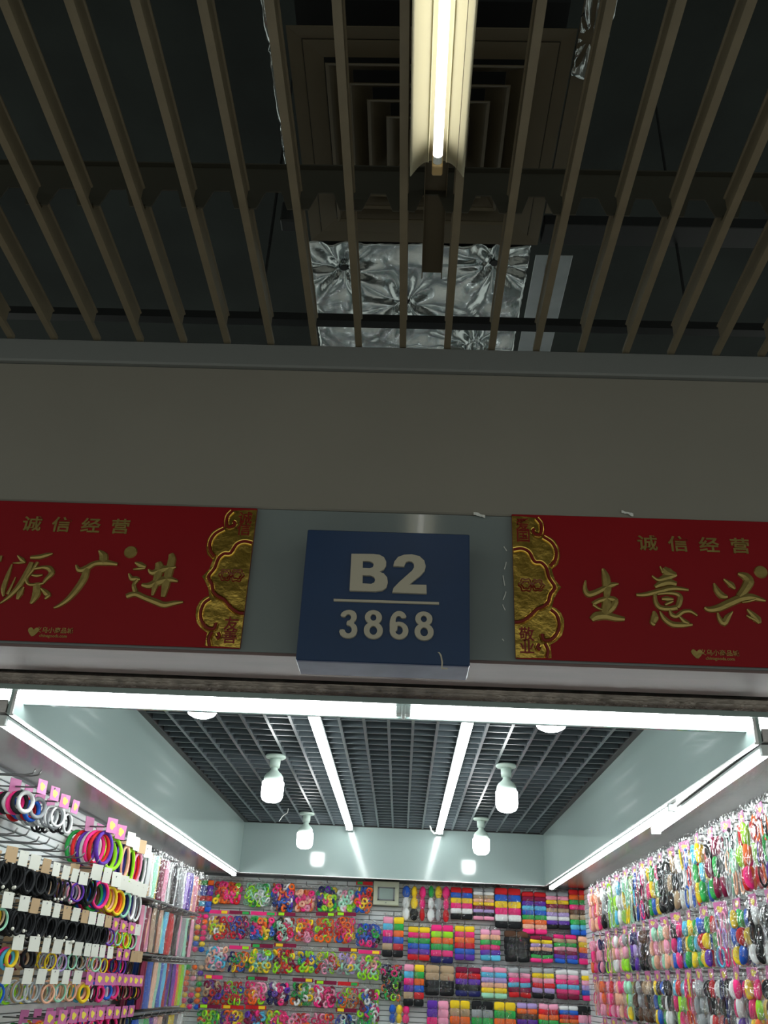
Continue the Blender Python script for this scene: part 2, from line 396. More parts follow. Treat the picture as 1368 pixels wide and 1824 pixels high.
t1 = obj('foil_tape', shift(foil_grid(.305, .365, .95, 1.235, z(DZ - .008), [(.33, 1.15)], 14, 40, .012, 9), ef.location), MT['foil'], ef)
t1.modifiers.new('thick', 'SOLIDIFY').thickness = .001
ft = obj('foil_tape', foil_grid(-.335, -.300, .9, 1.62, z(DZ - .004), [(-.32, 1.2), (-.32, 1.4)], 8, 70, .008, 4), MT['foil']); tag(ft, 'ragged strip of foil tape along the diffuser edge', 'foil tape')
ft.modifiers.new('thick', 'SOLIDIFY').thickness = .001

# hall light: reflector trough with a bare tube
FXc = .0225
lf = empty('tube_light', (FXc, .53, z(1.277))); tag(lf, 'lit fluorescent tube in a cream trough reflector between ceiling slats', 'ceiling light')
def refl():
    pr = []
    for k in range(9):
        t = k / 8; pr.append((-.047 + .030 * t, .038 * math.sin(t * PI / 2)))
    pr += [(-.014, .042)]
    pr = pr + [(-x, y) for x, y in reversed(pr)]
    n = len(pr); vs = []; fs = []
    for y in (-.6, .592):
        vs += [(x, y, q) for x, q in pr]; vs += [(x * 1.03, y, q + .0025) for x, q in pr]
    for i in range(n - 1):
        fs += [(i, i + 1, 2 * n + i + 1, 2 * n + i), (n + i, 3 * n + i, 3 * n + i + 1, n + i + 1), (i, n + i, n + i + 1, i + 1), (2 * n + i, 2 * n + i + 1, 3 * n + i + 1, 3 * n + i)]
    fs += [(0, 2 * n, 3 * n, n), (n - 1, 2 * n - 1, 4 * n - 1, 3 * n - 1)]
    return MB().add(vs, fs)
rf = obj('reflector', refl().mesh('reflector', True), MT['reflector'], lf)
rf.data.polygons.foreach_set('use_smooth', [True] * len(rf.data.polygons))
obj('reflector_rib', MB().box(-.0165, -.0155, -.6, .59, .034, .041).box(.0155, .0165, -.6, .59, .034, .041), MT['reflector'], rf)
obj('tube', MB().tube([(0, -.57, .014), (0, .555, .014)], .0085, 16), MT['tubeE'], lf)
obj('tube_end', MB().tube([(0, .555, .014), (0, .572, .014)], .0084, 14), MT['housing'], lf)
obj('lamp_holder', bbox(-.0095, .0095, .570, .592, .002, .044, .003, 2), MT['holder'], lf)
obj('mounting_channel', bevel(MB().box(-.022, .022, -.62, .93, .090, .093).box(-.022, -.020, -.62, .93, .072, .090).box(.020, .022, -.62, .93, .072, .090).box(-.004, .004, -.4, -.392, .042, .091).box(-.004, .004, .4, .408, .042, .091).mesh('c'), .0004, 1), MT['diff'], lf)

# ------------------------------------------------------------------ stall lamps
def led_tube(p, q, label, wid=.022, hgt=.022, group=None, drop=0.):
    p = Vector(p); q = Vector(q); d = q - p; L = d.length
    rz = math.atan2(d.y, d.x)
    t = empty('led_tube_light', (p + q) / 2, (0, 0, rz)); tag(t, label, 'tube light', group)
    obj('housing', bbox(-L / 2, L / 2, -wid * .55, wid * .55, -hgt * .35, 0, .0015), MT['housing'], t)
    pr = [(wid * .5 * math.cos(a), -hgt * .36 - hgt * .64 * math.sin(a)) for a in [PI * k / 8 for k in range(9)]]
    mb = MB(); n = len(pr); vs = [(-L / 2 + .012, a, b) for a, b in pr] + [(L / 2 - .012, a, b) for a, b in pr]
    mb.add(vs, [(i, i + 1, n + i + 1, n + i) for i in range(n - 1)] + [tuple(range(n)), tuple(range(2 * n - 1, n - 1, -1))])
    obj('diffuser', mb.mesh('diffuser'), MT['ledE'], t)
    for s in (-1, 1):
        obj('end_cap', bbox(s * (L / 2 - .006) - .006, s * (L / 2 - .006) + .006, -wid * .54, wid * .54, -hgt, -hgt * .3, .0015), MT['housing'], t)
    return t
G1 = 'white light tubes of the stall'
led_tube((-1.30, 1.874, z(.531)), (-.014, 1.874, z(.531)), 'front light tube above the hair ring side of the opening', .026, .026, G1)
led_tube((-.006, 1.874, z(.531)), (1.15, 1.874, z(.531)), 'front light tube above the bagged goods side of the opening', .026, .026, G1)
ja = obj('tube_connector', bbox(-.015, -.004, 1.858, 1.890, z(.500), z(.540), .003), MT['housing']); tag(ja, 'small white clip joining the two front light tubes', 'connector')
led_tube((-.286, 1.90, z(HC)), (-.286, 4.845, z(HC)), 'ceiling light tube in the grid nearer the hair ring wall', .034, .026, G1)
led_tube((.182, 1.90, z(HC)), (.182, 4.845, z(HC)), 'ceiling light tube in the grid nearer the bagged goods wall', .034, .026, G1)
led_tube((PXL - .026, 1.862, z(HB)), (PXL - .022, 4.86, z(HB)), 'long light tube under the soffit along the hair ring wall', .022, .022, G1)
led_tube((PXR + .026, 1.862, z(HB)), (PXR + .070, 2.95, z(HB)), 'slanted near light tube under the soffit by the bagged bands', .026, .022, G1)
led_tube((PXR + .016, 2.55, z(HB)), (PXR + .030, 4.86, z(HB)), 'far light tube under the soffit by the bagged bands', .022, .020, G1)
def lathe_obj(name, prof, m, parent, n=24):
    me = MB().lathe(prof, n).mesh(name, True); return obj(name, me, m, parent)
def bulb(x, y, label):
    t = empty('led_bulb', (x, y, z(HC))); tag(t, label, 'light bulb', 'bulbs hanging from the grid ceiling')
    lathe_obj('base_plate', [(.034, 0), (.037, -.003), (.037, -.008), (.034, -.011), (.020, -.014)], MT['bulbbody'], t)
    lathe_obj('socket', [(.0195, -.012), (.019, -.03), (.0175, -.044)], MT['bulbbody'], t)
    lathe_obj('bulb_body', [(.0125, -.044), (.0125, -.052), (.017, -.058), (.028, -.067), (.0345, -.078), (.036, -.094)], MT['bulbbody'], t)
    lathe_obj('bulb_diffuser', [(.0375, -.094), (.0395, -.098), (.0397, -.135), (.038, -.148), (.032, -.159), (.020, -.165), (.005, -.1665)], MT['bulbE'], t)
    return t
bulb(-.502, 2.13, 'lit bulb half hidden by front tube on the hair ring side')
bulb(.345, 2.13, 'lit bulb half hidden by front tube on the bagged goods side')
bulb(-.477, 3.27, 'lit white bulb, middle of the row on the hair ring side')
bulb(.360, 3.27, 'lit white bulb, middle of the row on the bagged goods side')
bulb(-.477, 4.50, 'lit white bulb nearest the back panel on the hair ring side')
bulb(.364, 4.44, 'lit white bulb nearest the back panel on the bagged goods side')
cb = obj('loose_cable', MB().tube([(.13, 4.78, z(.725)), (.138, 4.79, z(.70)), (.152, 4.80, z(.688)), (.168, 4.81, z(.692))], .004, 6), MT['cable']); tag(cb, 'short loose white cable at the end of a ceiling tube', 'cable')
wt = obj('dangling_wire', MB().tube([(-.56, 4.42, z(.72)), (-.562, 4.42, z(.70)), (-.585, 4.43, z(.685)), (-.60, 4.43, z(.66))], .0022, 5), MT['cable']); tag(wt, 'short thin wire dangling from the black grid', 'wire')

# ------------------------------------------------------------------ number sign
SY = 1.566
sg = empty('number_sign', (-.049, SY, z(.516))); tag(sg, 'dark blue box sign with raised cream letters B2 3868', 'sign')
def sgo(name, me, m):
    if isinstance(me, MB): me = me.mesh(name)
    return obj(name, shift(me, sg.location), m, sg)
sgo('sign_box', bbox(-.2095, .1105, SY, YF + .004, z(.5175), z(.787), .002), MT['blue'])
sgo('underside', bbox(-.2075, .1085, SY + .001, YF + .003, z(.5150), z(.5174), .0005), MT['signunder'])
def zc(p):
    return (.9943 * (-.120 + (p[0] - 455) * .0002983 + (p[1] - 212) * .0000207), z(.9943 * (.738 + (p[0] - 455) * .0000093 - (p[1] - 212) * .00033)))
def curve_glyph(name, loops, depth, y, m, smooth=True):
    c = bpy.data.curves.new(name, 'CURVE'); c.dimensions = '2D'; c.fill_mode = 'BOTH'; c.extrude = depth / 2
    for lp in loops:
        s = c.splines.new('POLY'); s.points.add(len(lp) - 1)
        for i, (x, q) in enumerate(lp): s.points[i].co = (x, q, 0, 1)
        s.use_cyclic_u = True
    return curve_to_mesh(name, c, y, depth)
def curve_to_mesh(name, c, y, depth):
    o = bpy.data.objects.new(name, c); COL.objects.link(o)
    me = bpy.data.meshes.new_from_object(o.evaluated_get(bpy.context.evaluated_depsgraph_get()))
    bpy.data.objects.remove(o); bpy.data.curves.remove(c)
    me.transform(Matrix(((1, 0, 0, 0), (0, 0, -1, y - depth / 2), (0, 1, 0, 0), (0, 0, 0, 1))))
    return me
def ell(cx, cy, rx, ry, n=28): return [(cx + rx * math.cos(2 * PI * k / n), cy + ry * math.sin(2 * PI * k / n)) for k in range(n)]
def rounded(pts, it=2):
    for _ in range(it):
        q = []
        for i in range(len(pts)):
            a = pts[i]; b = pts[(i + 1) % len(pts)]
            q += [(a[0] * .75 + b[0] * .25, a[1] * .75 + b[1] * .25), (a[0] * .25 + b[0] * .75, a[1] * .25 + b[1] * .75)]
        pts = q
    return pts
Bo = [(455, 212), (600, 213), (640, 218), (668, 234), (682, 262), (680, 290), (664, 314), (636, 328), (664, 338), (686, 364), (689, 396), (679, 428), (652, 446), (610, 452), (442, 448)]
Bh1 = [(530, 258), (575, 260), (596, 270), (600, 284), (594, 298), (576, 306), (528, 304)]
Bh2 = [(528, 350), (580, 352), (602, 362), (608, 378), (602, 396), (582, 405), (526, 402)]
two = [(727, 290), (735, 262), (760, 232), (800, 217), (850, 214), (900, 226), (930, 254), (938, 290), (930, 320), (900, 352), (860, 382), (828, 408), (937, 410), (936, 465), (716, 458), (725, 430), (760, 395), (810, 352), (850, 318), (862, 298), (862, 275), (850, 262), (830, 258), (812, 264), (802, 280), (798, 294)]
three = [(382, 605), (395, 580), (432, 566), (470, 572), (488, 595), (486, 625), (465, 645), (488, 665), (492, 695), (475, 728), (432, 740), (390, 728), (372, 690), (408, 683), (418, 705), (436, 712), (455, 700), (455, 675), (440, 662), (422, 660), (425, 635), (442, 632), (452, 618), (450, 600), (435, 592), (420, 598), (414, 612)]
six_hook = [(694, 690), (694, 640), (706, 604), (728, 580), (756, 571), (786, 580), (806, 612), (772, 618), (762, 604), (748, 602), (736, 612), (730, 640), (745, 650), (740, 700)]
def glyph(name, loops, label):
    me = curve_glyph(name, [[zc(p) for p in lp] for lp in loops], .006, SY, None)
    o = sgo('lettering', me, MT['cream']); return o
glyph('b', [Bo, Bh1, Bh2], 'B'); glyph('two', [two], '2')
glyph('three', [rounded(three, 1)], '3')
def eight(cx, dy):
    me = curve_glyph('eight', [[zc(p) for p in ell(cx + 2, 612 + dy, 54, 44)], [zc(p) for p in ell(cx + 2, 613 + dy, 19, 20)]], .006, SY, None)
    me2 = curve_glyph('eight', [[zc(p) for p in ell(cx, 690 + dy, 60, 51)], [zc(p) for p in ell(cx, 691 + dy, 24, 27)]], .0061, SY, None)
    b = bmesh.new(); b.from_mesh(me); b.from_mesh(me2); b.to_mesh(me); b.free()
    return sgo('lettering', me, MT['cream'])
eight(591, 0)
m1 = curve_glyph('six', [[zc(p) for p in rounded(six_hook, 1)]], .006, SY, None)
m2 = curve_glyph('six', [[zc(p) for p in ell(752, 690, 59, 52)], [zc(p) for p in ell(752, 689, 24, 27)]], .0061, SY, None)
b_ = bmesh.new(); b_.from_mesh(m1); b_.from_mesh(m2); b_.to_mesh(m1); b_.free(); sgo('lettering', m1, MT['cream'])
eight(909, 7)
sgo('rule_line', curve_glyph('rule', [[zc(p) for p in ((340, 497), (1012, 515), (1012, 529), (340, 511))]], .004, SY, None), MT['cream'])
lp = [(988, 812), (1000, 812), (1012, 830), (1018, 870), (1014, 902), (1045, 904), (1045, 910), (1004, 910), (1008, 870), (1004, 836), (998, 822)]
sgo('tape_scrap', curve_glyph('tape', [[zc(p) for p in lp]], .001, SY, None), MT['cream'])

# ------------------------------------------------------------------ red banners
def text_mesh(body, size, depth, y, offset=0., sx=1.):
    c = bpy.data.curves.new('t', 'FONT'); c.body = body; c.size = size; c.extrude = depth / 2; c.offset = offset
    c.align_x = 'CENTER'; c.align_y = 'CENTER'; c.resolution_u = 3
    me = curve_to_mesh('lettering', c, 0, depth)
    if sx != 1.: me.transform(Matrix.Diagonal((sx, 1, 1, 1)))
    me.transform(Matrix.Translation((0, y, 0)))
    return me
def stroke(mb, pts, hgt, y):
    """one brush stroke: a ribbon with a domed section"""
    P = [Vector((a / 1000, b / 1000)) for a, b, w in pts]; Wd = [w / 1000 for a, b, w in pts]
    Q = []; WW = []
    n = len(P)
    for i in range(n - 1):
        p0 = P[max(i - 1, 0)]; p1 = P[i]; p2 = P[i + 1]; p3 = P[min(i + 2, n - 1)]
        for k in range(4):
            t = k / 4
            Q.append(.5 * ((2 * p1) + (p2 - p0) * t + (2 * p0 - 5 * p1 + 4 * p2 - p3) * t * t + (3 * p1 - p0 - 3 * p2 + p3) * t ** 3))
            WW.append(Wd[i] * (1 - t) + Wd[i + 1] * t)
    Q.append(P[-1]); WW.append(Wd[-1])
    vs = []; m = len(Q); pro = [(-.66, 0.), (-.52, .8), (0, 1.), (.52, .8), (.66, 0.)]
    for i in range(m):
        t = (Q[min(i + 1, m - 1)] - Q[max(i - 1, 0)]); t = t.normalized() if t.length > 1e-9 else Vector((1, 0)); nn = Vector((-t.y, t.x))
        for a, h in pro:
            q = Q[i] + nn * WW[i] * a; vs.append((q.x, y - h * hgt, z(q.y)))
    fs = []
    for i in range(m - 1):
        for j in range(4): fs.append((i * 5 + j, i * 5 + j + 1, i * 5 + j + 6, i * 5 + j + 5))
    fs += [(0, 1, 2, 3, 4), tuple((m - 1) * 5 + j for j in (4, 3, 2, 1, 0))]
    mb.add(vs, fs)
CH = {
'yuan':[[(-808,740,3.0),(-797,731,8.5),(-788,725,2.4)],[(-814,723,2.0),(-802,724,4.4),(-789,725,2.8)],[(-815,720,2.4),(-818,696,7.3),(-820,667,8.9),(-815,649,2.8)],[(-801,692,2.0),(-805,670,4.0),(-809,654,6.1)],[(-781,737,6.1),(-763,739,8.9),(-748,744,8.1),(-737,747,2.4)],[(-776,726,8.1),(-780,704,11.1),(-790,673,10.1),(-804,650,6.9),(-819,634,2.4)],[(-764,727,6.1),(-770,709,5.6),(-778,691,6.1),(-771,678,5.2),(-755,678,4.8),(-741,681,4.0)],[(-767,712,4.8),(-750,716,6.1),(-737,714,10.1),(-730,704,10.1),(-738,690,6.9),(-742,681,4.0)],[(-769,698,4.0),(-758,697,5.6),(-747,699,3.2)],[(-755,681,12.1),(-751,659,14.5),(-754,644,9.1),(-757,636,3.6)],[(-779,671,2.8),(-784,658,11.1),(-786,644,3.6)],[(-744,670,2.8),(-732,661,10.1),(-726,655,8.9),(-731,647,2.8)]],
'guang':[[(-643,757,3.6),(-632,746,15.1),(-629,729,14.1)],[(-683,723,4.0),(-676,713,8.5),(-663,716,12.1),(-647,728,9.3),(-623,731,10.9),(-599,728,5.2)],[(-661,719,12.1),(-662,695,12.9),(-673,668,11.7),(-686,647,8.9),(-700,634,6.1),(-709,629,2.8)]],
'jin':[[(-564,733,3.1),(-553,729,10.9),(-540,724,5.7)],[(-565,718,2.6),(-553,720,5.2),(-541,722,3.9)],[(-572,708,3.5),(-565,698,8.7),(-556,698,8.7),(-547,696,3.1)],[(-553,695,6.6),(-558,684,7.4),(-552,669,8.7)],[(-569,659,8.7),(-552,665,10.1),(-532,658,9.6),(-509,650,10.9),(-490,644,10.5),(-472,648,8.7),(-453,651,3.5)],[(-534,719,3.1),(-525,712,9.6),(-505,721,13.6),(-479,726,3.9)],[(-542,685,5.2),(-527,684,11.4),(-509,694,15.3),(-489,699,11.4),(-470,695,3.5)],[(-517,735,10.9),(-513,723,15.3),(-514,695,13.1),(-517,662,3.9)],[(-494,755,8.7),(-490,743,13.6),(-492,715,14.4),(-494,686,13.6),(-495,660,7.4)]],
'sheng':[[(346,726,2.4),(344,708,8.1),(350,697,11.1),(364,701,10.1),(384,712,8.9),(398,719,9.3),(411,721,2.4)],[(382,753,4.8),(387,737,13.3),(388,714,14.9),(386,695,10.1),(385,676,16.1),(381,653,18.2)],[(357,676,8.1),(370,684,8.1),(388,689,9.3),(402,686,10.1),(396,672,11.3),(386,661,10.1)],[(358,675,5.2),(367,668,4.4),(375,665,3.2)],[(352,643,8.1),(363,651,15.3),(381,653,14.1),(400,649,12.1),(417,647,6.9)]],
'yi':[[(497,762,2.6),(501,753,5.6),(499,748,2.2)],[(503,758,10.8),(513,749,18.4),(527,744,8.7)],[(479,741,3.0),(490,733,6.1),(504,737,13.0),(528,745,5.2)],[(482,717,5.2),(494,724,11.3),(511,729,13.0),(526,725,7.8)],[(444,699,5.2),(460,700,7.8),(488,708,9.1),(518,716,8.7),(548,713,4.3)],[(481,702,5.6),(481,686,7.8),(488,674,9.5),(505,672,8.7),(521,675,9.5)],[(485,702,4.3),(506,705,5.6),(523,704,7.4),(530,697,9.5),(526,683,9.5),(521,675,7.8)],[(493,692,5.2),(504,693,9.1),(516,692,4.3)],[(498,680,4.3),(506,684,5.6),(515,688,3.5)],[(475,665,4.3),(476,653,13.0),(471,641,9.5),(475,637,4.3)],[(487,665,3.0),(494,651,8.7),(508,640,10.4),(528,639,9.5),(547,640,3.9)],[(506,669,3.5),(510,659,8.7),(519,657,7.4),(531,666,7.4),(546,668,6.5),(559,659,3.5)],[(524,656,3.5),(533,646,8.7),(541,642,6.5)]],
'xing':[[(600,729,3.0),(604,715,10.8),(612,704,13.0),(623,701,4.3)],[(620,739,3.0),(627,733,7.4),(634,727,12.1),(640,718,3.5)],[(650,752,4.3),(664,747,15.2),(670,737,17.4),(660,720,14.3),(646,702,12.1)],[(575,677,5.2),(583,673,9.5),(602,677,12.6),(626,689,13.4),(651,700,13.0),(672,702,13.0),(696,695,3.5)],[(599,666,3.0),(601,655,7.4),(608,646,11.3),(617,658,10.0),(628,670,2.2)],[(649,690,2.2),(662,693,4.3),(677,698,4.3)],[(657,676,3.0),(665,667,9.5),(674,656,13.9),(677,647,5.2)],[(654,663,2.6),(661,659,5.2),(669,655,4.3)]],
}
ORN = [(0,315),(26,314),(56,311),(64,298),(66,282),(62,269),(75,268),(87,258),(94,240),(95,222),(90,204),(77,191),(82,169),(90,157),(94,152),(87,142),(78,125),(74,108),(82,105),(91,95),(96,80),(95,63),(90,47),(80,35),(68,27),(67,27),(68,14),(68,-1),(0,-3)]
ORL = [[(1,234),(18,237),(33,229),(43,208),(56,206),(66,194),(71,171),(81,151),(72,135),(67,118),(56,107),(43,100),(29,85),(13,73),(0,71)],[(51,310),(59,298),(60,284),(56,271),(45,273),(42,281),(46,284)],[(63,266),(80,253),(88,233),(85,213),(74,198)],[(71,101),(82,90),(86,69),(81,51),(69,37),(55,35),(52,48)],[(57,28),(62,14),(59,-1)],[(45,27),(42,19),(47,14)]]
BYF = YF - .004                                            # face of the banner boards
def crom(pts, k=4):
    P = [Vector(p) for p in pts]; n = len(P); Q = []
    for i in range(n - 1):
        p0 = P[max(i - 1, 0)]; p1 = P[i]; p2 = P[i + 1]; p3 = P[min(i + 2, n - 1)]
        for j in range(k):
            t = j / k
            Q.append(.5 * ((2 * p1) + (p2 - p0) * t + (2 * p0 - 5 * p1 + 4 * p2 - p3) * t * t + (3 * p1 - p0 - 3 * p2 + p3) * t ** 3))
    return Q + [P[-1]]
def banner(x0, x1, z0, z1, chars, extra, small_x, seal, logo, ltext, tops, label, tilt):
    bn = empty('lucky_banner', ((x0 + x1) / 2, YF + .003, z(z0))); tag(bn, label, 'banner')
    def bo(name, me, m, parent=bn):
        if isinstance(me, MB): me = me.mesh(name)
        return obj(name, shift(me, bn.location), m, parent)
    bo('board', bbox(x0, x1, BYF, YF + .003, z(z0), z(z1), .0015), MT['red'])
    for side in (1, -1):                                    # gold corner ornament at both ends
        xe = x0 if side > 0 else x1
        P = [(xe + side * a / 1000, z(z0 + .003 + b * (z1 - z0 - .006) / 318)) for a, b in ORN]
        me = curve_glyph('end_ornament', [P], .002, BYF, None)
        on = bo('end_ornament', me, MT['gold'])
        for l in ORL:
            pts = [(xe + side * q.x / 1000, BYF - .003, z(z0 + .003 + q.y * (z1 - z0 - .006) / 318)) for q in crom(l)]
            bo('red_line', MB().tube(pts, .0034, 6), MT['redline'], on)
            for d in (-1, 1):
                pp = []
                for i, p in enumerate(pts):
                    a = Vector(pts[max(i - 1, 0)]); b2 = Vector(pts[min(i + 1, len(pts) - 1)]); t = (b2 - a).normalized(); nn = Vector((-t.z, 0, t.x))
                    pp.append(Vector(p) + nn * d * .0042)
                bo('gold_ridge', MB().tube(pp, .0016, 5), MT['gold'], on)
        if (side > 0) == (tops[2] > 0):
            ex = xe + side * .022; sx = 1
            for k, ch in enumerate(tops[0]):
                bo('lettering', shift(text_mesh(ch, .030, .0016, BYF - .002, .0004), (-ex, 0, -z(z1 - .028 - .026 * k))), MT['redline'], on)
            for k, ch in enumerate(tops[1]):
                bo('lettering', shift(text_mesh(ch, .030, .0016, BYF - .002, .0004), (-ex, 0, -z(z0 + .046 - .026 * k))), MT['redline'], on)
            mb = MB()
            for cx, cr in ((xe + side * .024, .013), (xe + side * .047, .012)):
                for rr in (cr, cr * .6):
                    mb.tube([(cx + rr * (1 + .14 * math.cos(6 * a)) * math.cos(a), BYF - .003, z(z0 + .152) + rr * (1 + .14 * math.cos(6 * a)) * math.sin(a)) for a in [2 * PI * k / 36 for k in range(36)]], .0012, 5, closed=True)
            bo('rosette', mb, MT['redline'], on)
    for c in chars:
        mb = MB()
        for s in CH[c]: stroke(mb, s, .004, BYF)
        bo('brush_character', mb.mesh('c', False), MT['goldtxt'])
    if extra: bo('brush_character', shift(text_mesh(extra[0], .13, .003, BYF, .002), (-extra[1], 0, -z(.692))), MT['goldtxt'])
    for k, ch in enumerate('诚信经营'):
        bo('lettering', shift(text_mesh(ch, .036, .0015, BYF, .0007, 1.15), (-(small_x + k * .0622), 0, -z(.812))), MT['goldtxt'])
    sx_, sz_ = seal
    bo('seal', MB().tube([(sx_, BYF, z(sz_)), (sx_, BYF - .003, z(sz_))], [.014, .012], 20), MT['goldtxt'])
    lx, lz = logo
    heart = [(lx + .0115 * a, z(lz) + .0105 * b) for a, b in ((0, -1), (.75, -.1), (1, .5), (.7, .95), (.3, .9), (0, .45), (-.3, .9), (-.7, .95), (-1, .5), (-.75, -.1))]
    bo('logo_mark', curve_glyph('logo', [rounded(heart, 1)], .0014, BYF, None), MT['goldtxt'])
    bo('lettering', shift(text_mesh('义乌小商品城', .0125, .0008, BYF, .0001), (-ltext[0], 0, -z(ltext[1] + .004))), MT['goldtxt'])
    bo('lettering', shift(text_mesh('chinagoods.com', .0085, .0008, BYF, .0001), (-ltext[0], 0, -z(ltext[1] - .007))), MT['goldtxt'])
    return bn
banner(-1.17, -.329, .560, .868, ('yuan', 'guang', 'jin'), ('财', -.90), -.796, (-.578, .757), (-.739, .577), (-.698, .578), ('诚信', '友善', -1), 'red and gold lucky banner above the hair ring wall side', 0)
banner(.203, 1.045, .560, .873, ('sheng', 'yi', 'xing'), ('隆', .775), .477, (.697, .758), (.549, .580), (.592, .580), ('爱国', '敬业', 1), 'red and gold lucky banner above the bagged goods side', 0)
for x, q, lab in ((.443, .881, 'torn white tape scrap on the beam above the bagged goods banner'), (.136, .866, 'tiny torn tape scrap on the grey panel beside the number sign')):
    mb = MB(); n = 7
    vs = [(x - .012 + .024 * i / n, YF - .002 - .002 * rnd.random(), z(q + .004 - .008 * i / n + (.004 if k else -.002) + .003 * rnd.random())) for i in range(n + 1) for k in (0, 1)]
    mb.add(vs, [(2 * i, 2 * i + 2, 2 * i + 3, 2 * i + 1) for i in range(n)])
    o = obj('tape_scrap', mb, MT['cable']); o.modifiers.new('t', 'SOLIDIFY').thickness = .0006; tag(o, lab, 'tape')

tr = MB()
for x, q, dx, dz in ((.186, .80, .006, .010), (.190, .765, -.004, .016), (.183, .735, .003, .022), (.188, .70, -.006, .018), (.181, .672, .005, .012), (.179, .60, .003, .004)):
    tr.tube([(x, YF + .003, z(q)), (x + dx * .4, YF + .002, z(q - dz * .5)), (x + dx, YF + .003, z(q - dz))], .0011, 5)
tag(obj('tape_residue', tr, MT['cable']), 'white glue residue streaks on grey panel beside the right banner', 'residue', kind='stuff')

# ------------------------------------------------------------------ goods: colours
PAL = {'R': ((208, 34, 40), 'red'), 'O': ((246, 110, 40), 'orange'), 'Y': ((248, 212, 40), 'yellow'), 'G': ((48, 170, 80), 'green'), 'L': ((160, 232, 40), 'lime'),
       'C': ((90, 190, 226), 'sky blue'), 'B': ((36, 96, 200), 'blue'), 'N': ((30, 34, 96), 'navy'), 'V': ((98, 52, 168), 'violet'), 'P': ((244, 48, 130), 'hot pink'),
       'K': ((22, 24, 27), 'black'), 'W': ((236, 238, 238), 'white'), 'S': ((160, 164, 168), 'grey'), 'T': ((186, 158, 126), 'tan'), 'M': ((128, 22, 62), 'wine'),
       'F': ((246, 186, 156), 'peach'), 'D': ((92, 62, 44), 'brown'), 'H': ((246, 160, 190), 'pale pink'), 'E': ((164, 226, 196), 'mint'), 'U': ((184, 160, 220), 'lavender')}
def colr(c, j=.08):
    b = lin(tuple(v / 255 for v in PAL[c][0])); k = 1 + rnd.uniform(-j, j)
    return tuple(min(1, v * k) for v in b)
def words(p, n=3):
    seen = []
    for c in p:
        w = PAL[c][1]
        if w not in seen: seen.append(w)
    seen = seen[:n]
    return seen[0] if len(seen) == 1 else ', '.join(seen[:-1]) + ' and ' + seen[-1]
def torus(Rm, r, nu, nv, sx=1., sz=1.):
    mb = MB(); vs = []; fs = []
    for i in range(nu):
        a = 2 * PI * i / nu
        for j in range(nv):
            b = 2 * PI * j / nv; q = Rm + r * math.cos(b)
            vs.append((q * math.cos(a) * sx, r * math.sin(b), q * math.sin(a) * sz))
    for i in range(nu):
        for j in range(nv):
            fs.append((i * nv + j, ((i + 1) % nu) * nv + j, ((i + 1) % nu) * nv + (j + 1) % nv, i * nv + (j + 1) % nv))
    return mb.add(vs, fs).mesh('ring', True)
def sup(nx=8, ny=5, e=.55):
    """soft pillow of unit half size"""
    def pw(v, k): return math.copysign(abs(v) ** k, v)
    mb = MB(); vs = []; fs = []
    for i in range(1, ny):
        b = -PI / 2 + PI * i / ny
        for j in range(nx):
            a = 2 * PI * (j + .5) / nx
            vs.append((pw(math.cos(b), e) * pw(math.cos(a), e), pw(math.cos(b), e) * pw(math.sin(a), e), pw(math.sin(b), e)))
    o = len(vs); vs += [(0, 0, -1), (0, 0, 1)]
    for i in range(ny - 2):
        for j in range(nx): fs.append((i * nx + j, i * nx + (j + 1) % nx, (i + 1) * nx + (j + 1) % nx, (i + 1) * nx + j))
    for j in range(nx):
        fs.append((o, (j + 1) % nx, j)); fs.append((o + 1, (ny - 2) * nx + j, (ny - 2) * nx + (j + 1) % nx))
    return mb.add(vs, fs).mesh('pillow', True)
def keep(me, m): me.materials.append(m); me.name = me.name; return me
G = MT['goods']
RING_S = keep(torus(.0112, .0052, 9, 5), G); RING_T = keep(torus(.0120, .0040, 10, 4), G); RING_F = keep(torus(.0098, .0064, 9, 5), G)
HOOP = keep(torus(.93, .125, 20, 6), G); HOOPT = keep(torus(.86, .21, 18, 6), G); HOOPF = keep(torus(.92, .12, 16, 5), G)
HOOPL = keep(torus(.9, .12, 18, 5, .55, 1.1), G)
PILL = keep(sup(8, 6, .42), G); BALL = keep(sup(8, 6, 1.), G)
BANA = MB()
BANA.tube([(.45 * math.cos(t) - .3, 0, math.sin(t)) for t in [(-1.25 + 2.5 * k / 6) for k in range(7)]], [.14, .27, .34, .36, .34, .27, .14], 6)
BANA = keep(BANA.mesh('banana', True), G)
BEAD = keep(sup(6, 5, 1.), MT['bead'])
def bag_mesh(seed, amp=.05):
    """unit bag: front and back film with crinkles, x -.5..5, z -.5...5, y depth -.5...5"""
    nx, nz = 9, 13; mb = MB(); vs = []; fs = []
    for s in (-1, 1):
        for j in range(nz + 1):
            for i in range(nx + 1):
                u = i / nx - .5; v = j / nz - .5
                puff = (max(0, 1 - (2 * abs(u)) ** 2.2) ** .5) * (1 if v < .1 else max(0.12, 1 - (v - .1) * 2.3))
                puff *= min(1, (v + .5) * 6)
                w = noise.noise(Vector((u * 7, v * 4, seed + s))) * .5 + noise.noise(Vector((u * 15, v * 9, seed + s * 5))) * .3
                vs.append((u * (1 + amp * .5 * noise.noise(Vector((v * 5, seed, s)))), s * (.5 * puff + .04) + w * .22, v + .008 * noise.noise(Vector((u * 8, seed, 7)))))
    N = (nx + 1) * (nz + 1)
    for k in range(2):
        for j in range(nz):
            for i in range(nx):
                a = k * N + j * (nx + 1) + i; f = (a, a + 1, a + nx + 2, a + nx + 1); fs.append(f if k == 0 else tuple(reversed(f)))
    me = mb.add(vs, fs).mesh('bag', True, False); me.materials.append(MT['film']); return me
